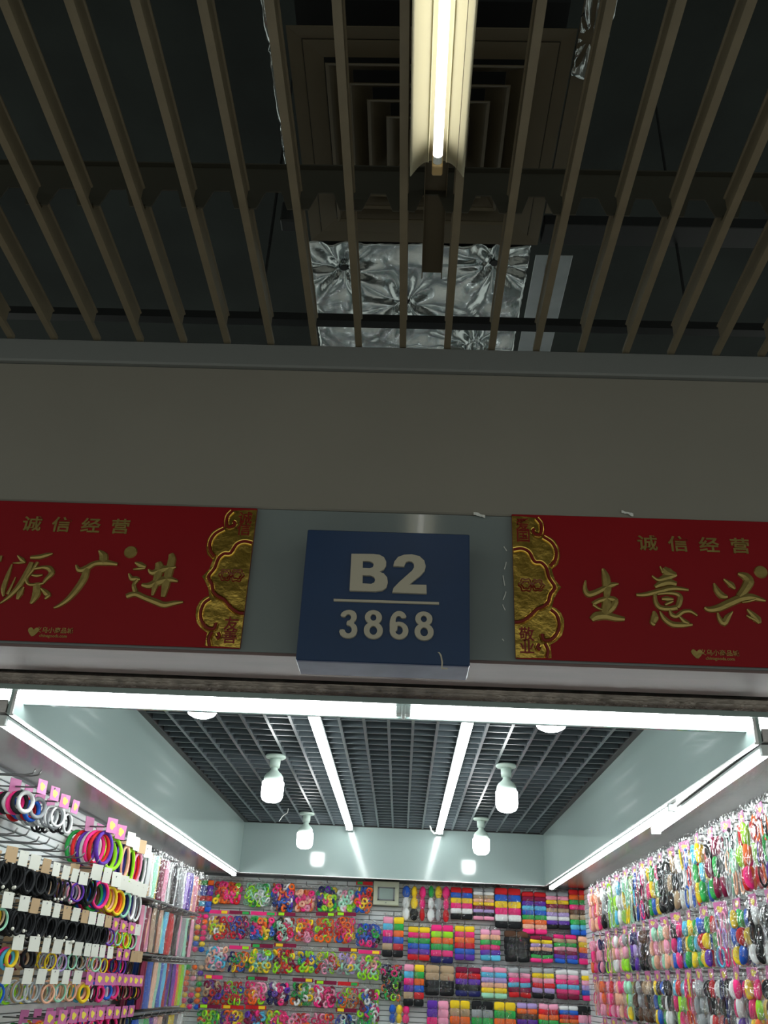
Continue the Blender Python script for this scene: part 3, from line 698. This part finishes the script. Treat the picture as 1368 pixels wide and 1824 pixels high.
BAGS = [bag_mesh(11 * k + .37) for k in range(6)]
def card_mesh(name, m):
    me = bbox(-.5, .5, -.5, .5, -.5, .5, .001); me.materials.append(m); return me
CARDP = card_mesh('card', MT['cardpink']); CARDW = card_mesh('card', MT['cardwhite']); CARDK = card_mesh('card', MT['cardkraft'])
HEADM = card_mesh('card', G)
BLOB = MB().add([(.32 * (1 + .25 * math.sin(3 * a + 1)) * math.cos(a), -.6, .34 * (1 + .2 * math.sin(4 * a)) * math.sin(a)) for a in [2 * PI * k / 14 for k in range(14)]] + [(.32 * (1 + .25 * math.sin(3 * a + 1)) * math.cos(a), .6, .34 * (1 + .2 * math.sin(4 * a)) * math.sin(a)) for a in [2 * PI * k / 14 for k in range(14)]],
                [tuple(range(14)), tuple(range(27, 13, -1))] + [(i, i + 14, (i + 1) % 14 + 14, (i + 1) % 14) for i in range(14)]).mesh('blob'); BLOB.materials.append(MT['cardyellow'])
HOOKM = MB().tube([(0, 0, 0), (0, -.11, 0), (0, -.128, .004), (0, -.134, .016)], .0022, 5).mesh('hook', True); HOOKM.materials.append(MT['hook'])
def hook(wall, loc, rz, k=1.): return obj('hook', HOOKM, None, wall, loc, (0, 0, rz), (1, k, 1))
def film_bag(t, w, h, d, zc_, yc=0.):
    return obj('plastic_bag', BAGS[rnd.randrange(6)], None, t, (0, yc, zc_), (0, 0, 0), (w, d, h))

# ---------- back wall, bags of small hair rings (x, top, width, height, colours)
ROWN = {'A': 'top', 'B': 'second', 'C': 'third', 'D': 'fourth', 'E': 'lowest'}
YG = YB - .055
RB = [('A',-.902,.439,.149,.111,'PRYOPL'),('A',-.750,.434,.137,.111,'EWLEGW'),('A',-.616,.440,.129,.136,'BVPWNO'),('A',-.500,.415,.108,.106,'OFPHO'),('A',-.393,.434,.108,.121,'PYGVLN'),('A',-.288,.424,.092,.110,'FEHLW'),('A',-.199,.442,.090,.125,'ORPYB'),
('B',-.939,.275,.103,.114,'RYWLM'),('B',-.832,.276,.111,.111,'PVRBM'),('B',-.709,.277,.135,.109,'YOPGB'),('B',-.592,.279,.099,.111,'EPRWK'),('B',-.492,.279,.100,.111,'ROHYP'),('B',-.391,.287,.101,.114,'OLRO'),('B',-.286,.292,.108,.121,'OBRYP'),('B',-.166,.268,.126,.107,'VBGPK'),
('C',-.926,.129,.113,.111,'FECWH'),('C',-.813,.116,.109,.097,'YOGBN'),('C',-.701,.128,.117,.107,'YCULE'),('C',-.584,.136,.117,.111,'MRLOY'),('C',-.472,.130,.097,.100,'RBLYG'),('C',-.369,.131,.109,.100,'YHSRL'),('C',-.264,.129,.101,.097,'UEYHS'),('C',-.157,.123,.115,.110,'HLFEP'),
('D',-.927,-.021,.094,.104,'MVORT'),('D',-.824,-.020,.111,.104,'LRPBG'),('D',-.710,-.018,.111,.101,'LPYOH'),('D',-.595,-.017,.111,.101,'VNWPM'),('D',-.481,-.015,.107,.097,'YWOGK'),('D',-.367,-.021,.112,.094,'PMHPW'),('D',-.255,-.022,.107,.094,'LOTPB'),('D',-.148,-.025,.106,.159,'BPGWML'),
('E',-.930,-.149,.114,.098,'OPLG'),('E',-.816,-.147,.114,.095,'OYVP'),('E',-.702,-.143,.106,.095,'VCPM'),('E',-.592,-.138,.106,.098,'PYVL'),('E',-.484,-.140,.106,.095,'HPOR'),('E',-.371,-.138,.114,.095,'OPRH'),('E',-.258,-.136,.107,.091,'EBNW'),
('F',-.040,.085,.111,.157,'NGPOKL')]
cnt = {}
for row, x, zt, w, h, pal in RB:
    cnt[row] = cnt.get(row, 0) + 1
    if row == 'F': lab = 'tall clear bag of neon and navy hair rings beside the centre of back wall'
    else: lab = f'bag of {words(pal, 2)} hair rings, {ORD[cnt[row]-1]} from left wall, back {ROWN[row]} row'
    t = empty('hair_tie_bag', (x, YG, z(zt - h))); tag(t, lab, 'bag', 'bags of small hair rings on the back wall')
    sp = rnd.choice((.0195, .0205, .0215)); ring = rnd.choice((RING_S, RING_S, RING_T, RING_F))
    nxr = max(4, int(w / sp)); nzr = max(3, int((h - .004) / (sp * .9)))
    for j in range(nzr):
        for i in range(nxr):
            px = (i - (nxr - 1) / 2 + (.25 if j % 2 else -.25)) * (w - .022) / nxr + rnd.uniform(-.004, .004)
            pz = .012 + j * (h - .016) / nzr + rnd.uniform(-.003, .003)
            obj('hair_tie', ring, None, t, (px, rnd.uniform(-.016, .010), pz), (rnd.uniform(-.8, .8), rnd.uniform(0, 3), rnd.uniform(-.9, .9)), (1.12,) * 3, colr(rnd.choice(pal)))
    film_bag(t, w * .99, h * 1.16, .046, h * .555, -.004)
    if (row != 'A' and rnd.random() < .7) or (row == 'A' and x > -.25):
        hc = rnd.choice(('R', 'M', 'M', 'P', 'M'))
        hd = obj('header_card', HEADM, None, t, (0, -.012, h + .010), (.06, 0, 0), (w * .96, .0012, .017), colr(hc, .1))
        obj('print_patch', HEADM, None, t, (w * rnd.choice((-.25, .28)), -.0135, h + .010), (.06, 0, 0), (w * .30, .0012, .013), colr(rnd.choice('YLGYL')))
    hook(WB, (x, YB - .006, z(zt + .016)), 0, .5)

# ---------- back wall, packs of striped bands
PK = [('A','pom',.062,.447,.129,.157,'BWW;YYK;PPR'),('A','pom',.187,.452,.118,.163,'GWW;YSS;PPR'),('A','b',.305,.452,.114,.148,'RBYPWK'),('A','t',.418,.453,.109,.148,'SWTFYMUKH'),('A','b',.542,.458,.136,.186,'RBYPWK'),('A','t',.676,.446,.126,.195,'RMVCBGOFP'),('A','t',.795,.451,.119,.173,'SHYMTUWVK'),('A','t',.905,.465,.099,.210,'ROGPDTGCB'),
('B','b2',-.041,.298,.109,.181,'HCPVTK;YGOBRK'),('B','b',.090,.257,.113,.149,'YPGBVR'),('B','b',.207,.271,.114,.171,'PLOGPN'),('B','b',.321,.271,.102,.153,'YPORBV'),('B','s',.450,.260,.106,.138,'HFGPVC'),('B','s',.583,.258,.129,.136,'DKKKK'),('B','s',.706,.242,.115,.118,'MYUFKGP'),('B','s',.826,.252,.120,.126,'PTGHMVB'),('B','s1',.917,.247,.054,.122,'FYOVP'),
('C','b2',.070,.086,.103,.180,'HCPVTK;YGOBRK'),('C','b',.197,.087,.145,.130,'TTKK'),('C','b',.337,.085,.126,.126,'MRVKN'),('C','b',.466,.091,.129,.135,'HCUFYE'),('C','s',.592,.092,.113,.126,'SHPCMR'),('C','s',.708,.097,.113,.130,'SYHRUK'),('C','s',.828,.094,.117,.126,'WHPCPM'),('C','s',.946,.095,.100,.129,'WYHUBP'),
('D','b2',.190,-.067,.107,.141,'VVPP;HHHC'),('D','b',.298,-.062,.100,.133,'YTOD'),('D','b',.407,-.061,.107,.137,'KSGK'),('D','b',.517,-.060,.107,.137,'YGOR'),('D','t',.625,-.059,.100,.137,'UODVRT'),('D','s',.729,-.059,.098,.133,'HROGRT'),('D','t',.827,-.062,.093,.129,'WBROGYR'),('D','b',.920,-.061,.100,.144,'KHCC'),('D','pom',.002,-.094,.101,.114,'BBW;YYW;PPK')]
cnt = {}
tot = {}
for p in PK: tot[p[0]] = tot.get(p[0], 0) + (0 if p[0] == 'D' and p[2] < .1 else 1)
KN = {'pom': 'pompom hair ties', 'b': 'rolled headbands', 'b2': 'rolled headbands', 't': 'thin striped headbands', 's': 'soft scrunchies', 's1': 'soft scrunchies'}
for row, kind, x, zt, w, h, pal in PK:
    k = cnt.get(row, 0); cnt[row] = k + 1
    if row == 'D' and kind == 'pom': lab = 'small pack of pompom hair ties, lowest, under the middle of back wall'
    else: lab = f'{words(pal.replace(";", ""), 2)} {KN[kind]} pack, {ORD[tot[row]-1-k]} from right wall, back {ROWN[row]} row'
    t = empty('headband_pack', (x, YG, z(zt - h))); tag(t, lab, 'pack', 'striped headband packs on the back wall')
    yk = -.004
    if kind == 'pom':
        for i, cset in enumerate(pal.split(';')):
            n = len(cset); cw = w / 3
            for j, c in enumerate(cset):
                obj('pompom', BALL, None, t, ((i - 1) * cw * .98, yk, h - h / n * (j + .5)), (0, 0, rnd.uniform(0, 3)), (cw * .53, .015, h / n * .58), colr(c))
    else:
        cols = 1 if kind == 's1' else 2
        sets = pal.split(';') if ';' in pal else [pal] * cols
        for i in range(cols):
            n = len(sets[i])
            for j, c in enumerate(sets[i]):
                cw = w / cols; px = (i - (cols - 1) / 2) * cw
                if kind in ('s', 's1'):
                    obj('scrunchie', PILL, None, t, (px + rnd.uniform(-.002, .002), yk, h - h / n * (j + .5)), (rnd.uniform(-.1, .1), rnd.uniform(-.12, .12), 0), (cw * .49 * rnd.uniform(.92, 1.02), .016, h / n * .60), colr(c, .2))
                else:
                    obj('headband', PILL, None, t, (px, yk, h - h / n * (j + .5)), (0, rnd.uniform(-.03, .03), 0), (cw * .495, .016, h / n * .56), colr(c))
    film_bag(t, w * 1.0, h * 1.12, .044, h * .54, -.004)
    hook(WB, (x, YB - .006, z(zt + .008)), 0, .5)

# ---------- back wall, corner by the left wall
def grid_pack(x, zt, w, h, rows, label, shape, name, part):
    t = empty(name, (x, YG, z(zt - h))); tag(t, label, 'pack', 'corner packs on the back wall')
    nr = len(rows)
    for j, r in enumerate(rows):
        n = len(r)
        for i, c in enumerate(r):
            obj(part, shape, None, t, ((i - (n - 1) / 2) * w / n, -.004, h - h / nr * (j + .5)), (0, 0, rnd.uniform(-.3, .3)), (w / n * .48, .013, h / nr * .5), colr(c))
    film_bag(t, w * 1.05, h * 1.15, .04, h * .54, -.004); hook(WB, (x, YB - .006, z(zt + .008)), 0, .5)
grid_pack(-1.033, .434, .101, .151, ['YGO', 'PBV', 'UBV', 'ORR', 'RCB', 'PRB'], 'pack of violet and orange hair bands in the top corner by the left wall', PILL, 'headband_pack', 'headband')
grid_pack(-1.040, .274, .100, .178, ['OPP', 'YPO', 'BYP', 'YRP', 'BYP', 'RBY', 'PPB'], 'pack of yellow, pink and blue pompoms in the corner by the left wall', BALL, 'headband_pack', 'pompom')
grid_pack(-1.030, .040, .099, .196, ['GOT', 'OTV', 'OHT', 'OSG', 'RTO', 'YPY', 'PNO', 'YPB'], 'pack of orange and tan pompoms low in the corner by the left wall', BALL, 'headband_pack', 'pompom')

# ---------- meter box
mbx = empty('meter_box', (-.083, YB - .01, z(.352))); tag(mbx, 'beige plastic meter box with a small glass window', 'meter box')
def mo(name, me, m, par=mbx): return obj(name, shift(me.mesh(name) if isinstance(me, MB) else me, mbx.location), m, par)
X0m, X1m, Z0m, Z1m = -.150, -.018, z(.352), z(.466)
mo('box', bbox(X0m, X1m, YB - .07, YB - .008, Z0m, Z1m, .004, 2), MT['beige'])
fr = MB()
fr.box(X0m + .022, X1m - .022, YB - .075, YB - .07, Z0m + .022, Z0m + .028).box(X0m + .022, X1m - .022, YB - .075, YB - .07, Z1m - .034, Z1m - .028).box(X0m + .022, X0m + .030, YB - .075, YB - .07, Z0m + .022, Z1m - .028).box(X1m - .030, X1m - .022, YB - .075, YB - .07, Z0m + .022, Z1m - .028)
wfm = mo('window_frame', fr, MT['slot'])
mo('meter_dial', MB().box(X0m + .030, X1m - .030, YB - .0715, YB - .0702, Z0m + .028, Z1m - .034), MT['dial'])
mo('glass_pane', MB().box(X0m + .028, X1m - .028, YB - .0740, YB - .0732, Z0m + .026, Z1m - .032), MT['glass'])
mo('screw', MB().tube([(-.084, YB - .072, Z0m + .012), (-.084, YB - .069, Z0m + .012)], .003, 8), MT['slot'])

# ---------- wall of hair rings: sets on hooks (distance, top of rings, diameter, colours, card, kind)
RS = []
def rs(row, lst):
    for a in lst: RS.append((row,) + a)
rs('top', [(2.40, .405, .058, 'PKW', 'p', 'fat'), (2.49, .405, .060, 'RBS', 'p', 'fat'), (2.58, .400, .058, 'WSWSW', 'p', 'n'), (2.67, .400, .060, 'KKKW', 'p', 'n'),
           (3.04, .400, .108, 'GRVWPRV', 'p', 'n'), (3.15, .395, .108, 'POFYLL', 'p', 'n'), (3.28, .390, .11, 'KMVNF', 'w', 'long'), (3.36, .385, .11, 'KSWKL', 'w', 'long'), (3.44, .385, .11, 'OTPRH', 'k', 'long'), (3.52, .38, .105, 'KSKW', 'w', 'long')])
rs('second', [(2.30, .225, .062, 'KKKKKK', 'k', 'bead'), (2.38, .225, .062, 'KKKKKK', 'w', 'bead'), (2.46, .225, .062, 'KKKKKK', 'w', 'bead'), (2.54, .225, .062, 'KKKKKK', 'k', 'bead'), (2.62, .225, .060, 'KKKKKK', 'w', 'n'), (2.70, .225, .060, 'KDKTKK', 'w', 'bead'), (2.78, .225, .060, 'KDTKDK', 'w', 'bead'), (2.86, .225, .054, 'VUSHV', 'w', 'n'),
              (2.975, .250, .080, 'KNKKK', 'w', 'n'), (3.08, .252, .088, 'PDGBP', 'w', 'n'), (3.19, .250, .084, 'VUYFY', 'w', 'n'), (3.28, .248, .084, 'HYROY', 'w', 'n'), (3.37, .246, .084, 'KYGNE', 'w', 'n'), (3.46, .246, .090, 'UHHNW', 'w', 'long'), (3.54, .246, .088, 'WNSW', 'w', 'long')])
rs('third', [(2.34, .125, .054, 'LGYTE', 'w', 'n')] + [(2.44 + .082 * k, .125, .060, 'KKKKKK', 'wkwwk'[k % 5], 'bead' if k < 6 else 'n') for k in range(10)] + [(3.27, .122, .052, 'GSUV', 'p', 'n'), (3.36, .120, .052, 'ROHLE', 'p', 'n'), (3.47, .120, .054, 'RPOYL', 'p', 'n'), (3.55, .118, .054, 'FKHE', 'w', 'n')])
rs('fourth', [(2.46, .037, .048, 'RGPCY', 'w', 'fat'), (2.57, .037, .048, 'TMTK', 'w', 'fat'), (2.66, .037, .046, 'KKK', 'w', 'fat'), (2.75, .037, .046, 'TYSY', 'w', 'n'), (2.84, .037, .046, 'UDSU', 'w', 'n'), (2.93, .037, .046, 'HEKE', 'w', 'n'), (3.02, .037, .046, 'SKTS', 'w', 'n'), (3.09, .037, .044, 'KKK', 'w', 'n'), (3.17, .037, .046, 'ESHE', 'w', 'n'), (3.26, .036, .046, 'YWSY', 'w', 'n'), (3.37, .034, .050, 'MVNRN', 'p', 'n'), (3.46, .034, .050, 'ORGPV', 'p', 'n'), (3.56, .032, .050, 'KKDK', 'k', 'n'), (3.64, .032, .046, 'KDT', 'k', 'n')])
rs('fifth', [(2.44, -.038, .052, 'YROPVB', 'w', 'n'), (2.57, -.038, .050, 'ELSTS', 'w', 'n'), (2.67, -.038, .050, 'LYSWS', 'w', 'n'), (2.77, -.038, .050, 'TFTSF', 'w', 'n'), (2.87, -.038, .050, 'FEFE', 'w', 'n'), (2.97, -.038, .050, 'TWTF', 'w', 'n'), (3.09, -.040, .052, 'EYCFY', 'p', 'fat'), (3.19, -.042, .050, 'KMWK', 'p', 'n'), (3.27, -.042, .050, 'PPMP', 'p', 'fat'), (3.34, -.042, .050, 'BPWB', 'p', 'fat'), (3.42, -.042, .050, 'PHUP', 'p', 'fat'), (3.50, -.044, .050, 'KWSK', 'p', 'n'), (3.57, -.044, .050, 'NRTM', 'p', 'n'), (3.64, -.046, .050, 'DKMK', 'p', 'n'), (3.71, -.046, .048, 'RKYK', 'p', 'n')])
rs('lowest', [(2.80, -.140, .052, 'GKE', 'p', 'n'), (2.90, -.140, .052, 'YPYO', 'p', 'n'), (3.00, -.140, .052, 'PHL', 'p', 'fat'), (3.09, -.140, .052, 'KHPP', 'p', 'n'), (3.18, -.140, .052, 'BNB', 'p', 'fat'), (3.27, -.140, .052, 'PYNP', 'p', 'n'), (3.37, -.140, .052, 'HEMP', 'p', 'fat'), (3.46, -.142, .052, 'PMKP', 'p', 'fat'), (3.55, -.142, .052, 'KSK', 'p', 'n'), (3.64, -.142, .052, 'KDTK', 'p', 'n')])
cnt = {}
for row, y, zt, dia, pal, card, kind in RS:
    k = cnt.get(row, 0); cnt[row] = k + 1
    t = empty('hair_ring_set', (XL + .012, y, z(zt - dia)), (0, 0, PI / 2)); 
    desc = {'fat': 'thick', 'n': 'thin', 'bead': 'beaded', 'long': 'long looped'}[kind]
    tag(t, f'{words(pal, 2)} {desc} hair ring set, {ORD[k]} from entrance, left wall {row} row', 'hair rings', 'hair ring sets on the slatted wall')
    # local axes: x along the wall (towards the back), y into the wall (so -y points into the stall)
    n = len(pal); step = .100 / max(4, n); r = dia / 2
    me = {'fat': HOOPT, 'n': HOOP, 'bead': HOOPF, 'long': HOOPL}[kind]
    rep = 3 if set(pal) <= set('KD') else (2 if n < 6 else 1)
    q = 0
    for i in range(n * rep):
        c = pal[i % n]
        a = rnd.uniform(.05, .3) if pal[0] == 'K' else (rnd.uniform(.25, .6) if dia < .07 else rnd.uniform(.2, .45))
        obj('hair_ring', me, None, t, (rnd.uniform(-.006, .006), -.028 - i * step / rep, r + rnd.uniform(-.004, .004)), (rnd.uniform(-.06, .06), rnd.uniform(-.1, .1), -a), (r * .92, r * rnd.uniform(.85, 1.1), r * rnd.uniform(.93, 1.0)), colr(c, .15))
    if kind == 'bead':
        for i in range(9):
            ang = rnd.uniform(-2.6, -.5)
            obj('bead', BEAD, None, t, (r * .95 * math.cos(ang), -.035 - rnd.uniform(.02, .10), r + r * .98 * math.sin(ang)), (0, 0, 0), (.0044,) * 3)
    for i, (cm, dy) in enumerate(((CARDK if card != 'p' else CARDP, -.055), ({'p': CARDP, 'w': CARDW, 'k': CARDK}[card], -.128))):
        cs = .036 if dia < .07 else .046
        cdd = obj('card', cm, None, t, (rnd.uniform(-.004, .004), dy, dia + cs * .38), (rnd.uniform(-.08, .08), 0, -rnd.uniform(.15, .45)), (cs * 1.05, .0012, cs))
        if card == 'p' and i == 1: obj('print_patch', BLOB, None, cdd, (0, 0, 0), None, (.8, 1.2, .8))
    hook(WL, (XL + .006, y, z(zt + .012)), PI / 2)
for i in range(11):                                        # bare hooks above the black ties
    hook(WL, (XL + .006, 2.30 + i * .075, z(.285 + .006 * (i % 2))), PI / 2)
hook(WL, (XL + .006, 2.37, z(.44)), PI / 2); hook(WL, (XL + .006, 2.33, z(.435)), PI / 2)

# ---------- wall of hair rings: sleeves with flat headbands further in
def sleeve_mesh(seed):
    nx, nz = 5, 12; vs = []; fs = []
    for j in range(nz + 1):
        for i in range(nx + 1):
            u = i / nx - .5; v = j / nz - .5
            vs.append((u, -.5 + .6 * noise.noise(Vector((u * 4, v * 6, seed))), v))
    for j in range(nz):
        for i in range(nx):
            a = j * (nx + 1) + i; fs.append((a, a + 1, a + nx + 2, a + nx + 1))
    me = MB().add(vs, fs).mesh('sleeve', True, False); me.materials.append(MT['sleeve']); return me
SLV = [sleeve_mesh(3 + 5 * k) for k in range(4)]
def strip_mesh(seed):
    nx, nz = 3, 10; vs = []; fs = []
    for j in range(nz + 1):
        for i in range(nx + 1):
            u = i / nx - .5; v = j / nz - .5; tp = 1 - .25 * (2 * abs(v)) ** 4
            vs.append((u * tp + .12 * math.sin(v * 5 + seed), .5 * math.cos(u * PI) * -1 + .25 * noise.noise(Vector((u * 3, v * 8, seed))), v))
    for j in range(nz):
        for i in range(nx):
            a = j * (nx + 1) + i; fs.append((a, a + 1, a + nx + 2, a + nx + 1))
    o = len(vs); vs += [(x, .55, zz) for x, y, zz in vs]
    fs += [tuple(reversed([k + o for k in f])) for f in fs]
    b = [j * (nx + 1) for j in range(nz + 1)]; c = [j * (nx + 1) + nx for j in range(nz + 1)]
    for e, fl_ in ((b, 1), (c, 0)):
        for i in range(nz):
            f = (e[i], e[i] + o, e[i + 1] + o, e[i + 1]); fs.append(f if not fl_ else tuple(reversed(f)))
    me = MB().add(vs, fs).mesh('strip', True); me.materials.append(MT['shiny']); return me
STR = [strip_mesh(k * 1.7) for k in range(4)]
PO = {'top': (.425, .170, ['WTW', 'EWY', 'MKH', 'WKW', 'KWS', 'WSW', 'SWU', 'VBV', 'FHF'], 3.67, 4.62),
      'second': (.238, .175, ['HWM', 'FHT', 'KTF', 'EC', 'RR', 'KWK', 'HPS', 'SSE', 'KH'], 3.69, 4.62),
      'third': (.048, .180, ['MTM', 'BB', 'HF', 'EG', 'BC', 'RRM', 'VV', 'PP', 'YL', 'EE'], 3.80, 4.62),
      'lowest': (-.150, .170, ['BB', 'EG', 'VN', 'HF', 'KK', 'YY', 'SW'], 3.78, 4.62)}
for row, (zt, h, pals, y0, y1) in PO.items():
    n = len(pals); wid = (y1 - y0) / n
    for i, pal in enumerate(pals):
        y = y0 + wid * (i + .5)
        t = empty('headband_pouch', (XL + .012, y, z(zt - h)), (0, 0, PI / 2))
        tag(t, f'sleeve of {words(pal, 2)} headbands, {ORD[i]} from hair rings, left wall {row} row', 'pouch', 'sleeved headbands on the left wall')
        m = len(pal)
        for d in range(2):
            for k, c in enumerate(pal):
                obj('headband', STR[rnd.randrange(4)], None, t, ((k - (m - 1) / 2) * wid * .9 / m + rnd.uniform(-.004, .004), -.035 - d * .05 - rnd.uniform(0, .02), h * .47), (0, rnd.uniform(-.03, .03), -rnd.uniform(.05, .3)), (wid * .92 / m, .012, h * .9), colr(c, .25))
        obj('plastic_sleeve', SLV[rnd.randrange(4)], None, t, (0, -.118, h * .5), (0, 0, -rnd.uniform(.1, .35)), (wid * 1.0, .016, h))
        hook(WL, (XL + .006, y, z(zt - .006)), PI / 2)
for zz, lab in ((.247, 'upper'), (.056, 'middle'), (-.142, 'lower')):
    o = obj('rail_shadow_strip', bbox(XL + .008, XL + .135, 3.60, 4.64, z(zz - .004), z(zz + .003), .001), MT['rail2']); tag(o, f'{lab} dark rail and shadow strip under the sleeved headbands on the left wall', 'rail')  # dark grey strips draw the shelf edge together with the shadow under each row

# ---------- wall of bagged hair bands
BR = {'top': (.425, .185, [(4.42,.13,'OFH'),(4.28,.13,'OPF'),(4.15,.13,'SKW'),(4.02,.13,'WEL'),(3.88,.13,'WLC'),(3.73,.14,'LYE'),(3.58,.12,'BKPC'),(3.46,.12,'KPMW'),(3.34,.12,'YCGPB'),(3.21,.11,'KK'),(3.07,.14,'WSKT'),(2.92,.13,'RYBGW'),(2.79,.12,'BCYGR'),(2.66,.13,'MGKS'),(2.52,.13,'FESK'),(2.40,.11,'PROL'),(2.27,.14,'GOKVM')]),
      'middle': (.225, .150, [(4.44,.13,'POH'),(4.29,.13,'HPN'),(4.13,.14,'HFL'),(3.97,.14,'FWH'),(3.81,.14,'HLS'),(3.66,.13,'UVN'),(3.51,.13,'KKD'),(3.37,.13,'FEH'),(3.23,.12,'HFE'),(3.09,.13,'PBKR'),(2.95,.12,'LGCY'),(2.80,.15,'BYGRV'),(2.65,.13,'PCUH'),(2.52,.13,'RYGNB'),(2.40,.10,'KSW'),(2.29,.10,'KKK')]),
      'lower': (.065, .150, [(4.44,.13,'HPF'),(4.29,.13,'PHO'),(4.13,.14,'HRP'),(3.97,.14,'FHP'),(3.80,.13,'LYE'),(3.66,.13,'DKS'),(3.51,.13,'KDT'),(3.38,.13,'BGYK'),(3.25,.12,'MWK'),(3.13,.11,'PCLR'),(3.02,.11,'ORPY'),(2.91,.11,'SSS'),(2.80,.11,'KRW'),(2.69,.11,'KKN'),(2.59,.10,'PWKV'),(2.47,.14,'OLYP'),(2.35,.10,'KDK')]),
      'lowest': (-.095, .150, [(4.30,.14,'HPO'),(4.12,.14,'PHF'),(3.94,.14,'HRF'),(3.76,.14,'EYL'),(3.58,.14,'PHK'),(3.40,.14,'BRY')])}
for row, (zt, h, lst) in BR.items():
    n = len(lst)
    for i, (y, w, pal) in enumerate(lst):
        t = empty('hair_band_bag', (XR - .055, y, z(zt - h)), (0, 0, -PI / 2))
        tag(t, f'bag of {words(pal, 2)} hair bands, {ORD[n-1-i]} from entrance, right wall {row} row', 'bag', 'bagged hair bands on the side wall')
        # local -y points into the stall, local +x towards the entrance
        chain = rnd.random() < .75
        tiers = 3; hb_ = h * .84; per = 5
        for j in range(tiers):
            for k in range(per):
                c = pal[(k + j * 2 + rnd.randrange(2)) % len(pal)]
                px = (k - (per - 1) / 2) * w * .86 / per
                obj('hair_band', BANA if chain else HOOPL, None, t, (px + rnd.uniform(-.003, .003), -.006 - .014 * (k % 2) - rnd.uniform(0, .008), hb_ * (j + .5) / tiers + .004),
                    (rnd.uniform(-.1, .1), rnd.uniform(-.12, .12), rnd.uniform(-.5, .5) + (PI if rnd.random() < .4 else 0)),
                    (w / per * (1.35 if chain else .95), .030 if chain else .02, hb_ / tiers * (.52 if chain else .56)), colr(c, .15))
        cdd = obj('header_card', CARDP, None, t, (0, -.020, hb_ + .017), (rnd.uniform(-.1, .1), 0, rnd.uniform(-.15, .15)), (w * rnd.uniform(.42, .62), .0012, rnd.uniform(.028, .036)))
        obj('print_patch', BLOB, None, cdd, (rnd.uniform(-.1, .15), 0, rnd.uniform(-.1, .1)), None, (rnd.uniform(.6, .9), 1.2, rnd.uniform(.6, .9)))
        film_bag(t, w * 1.0, h * 1.13, .062, h * .555, -.010)
        hook(WR, (XR - .006, y, z(zt + .004)), -PI / 2, .5)
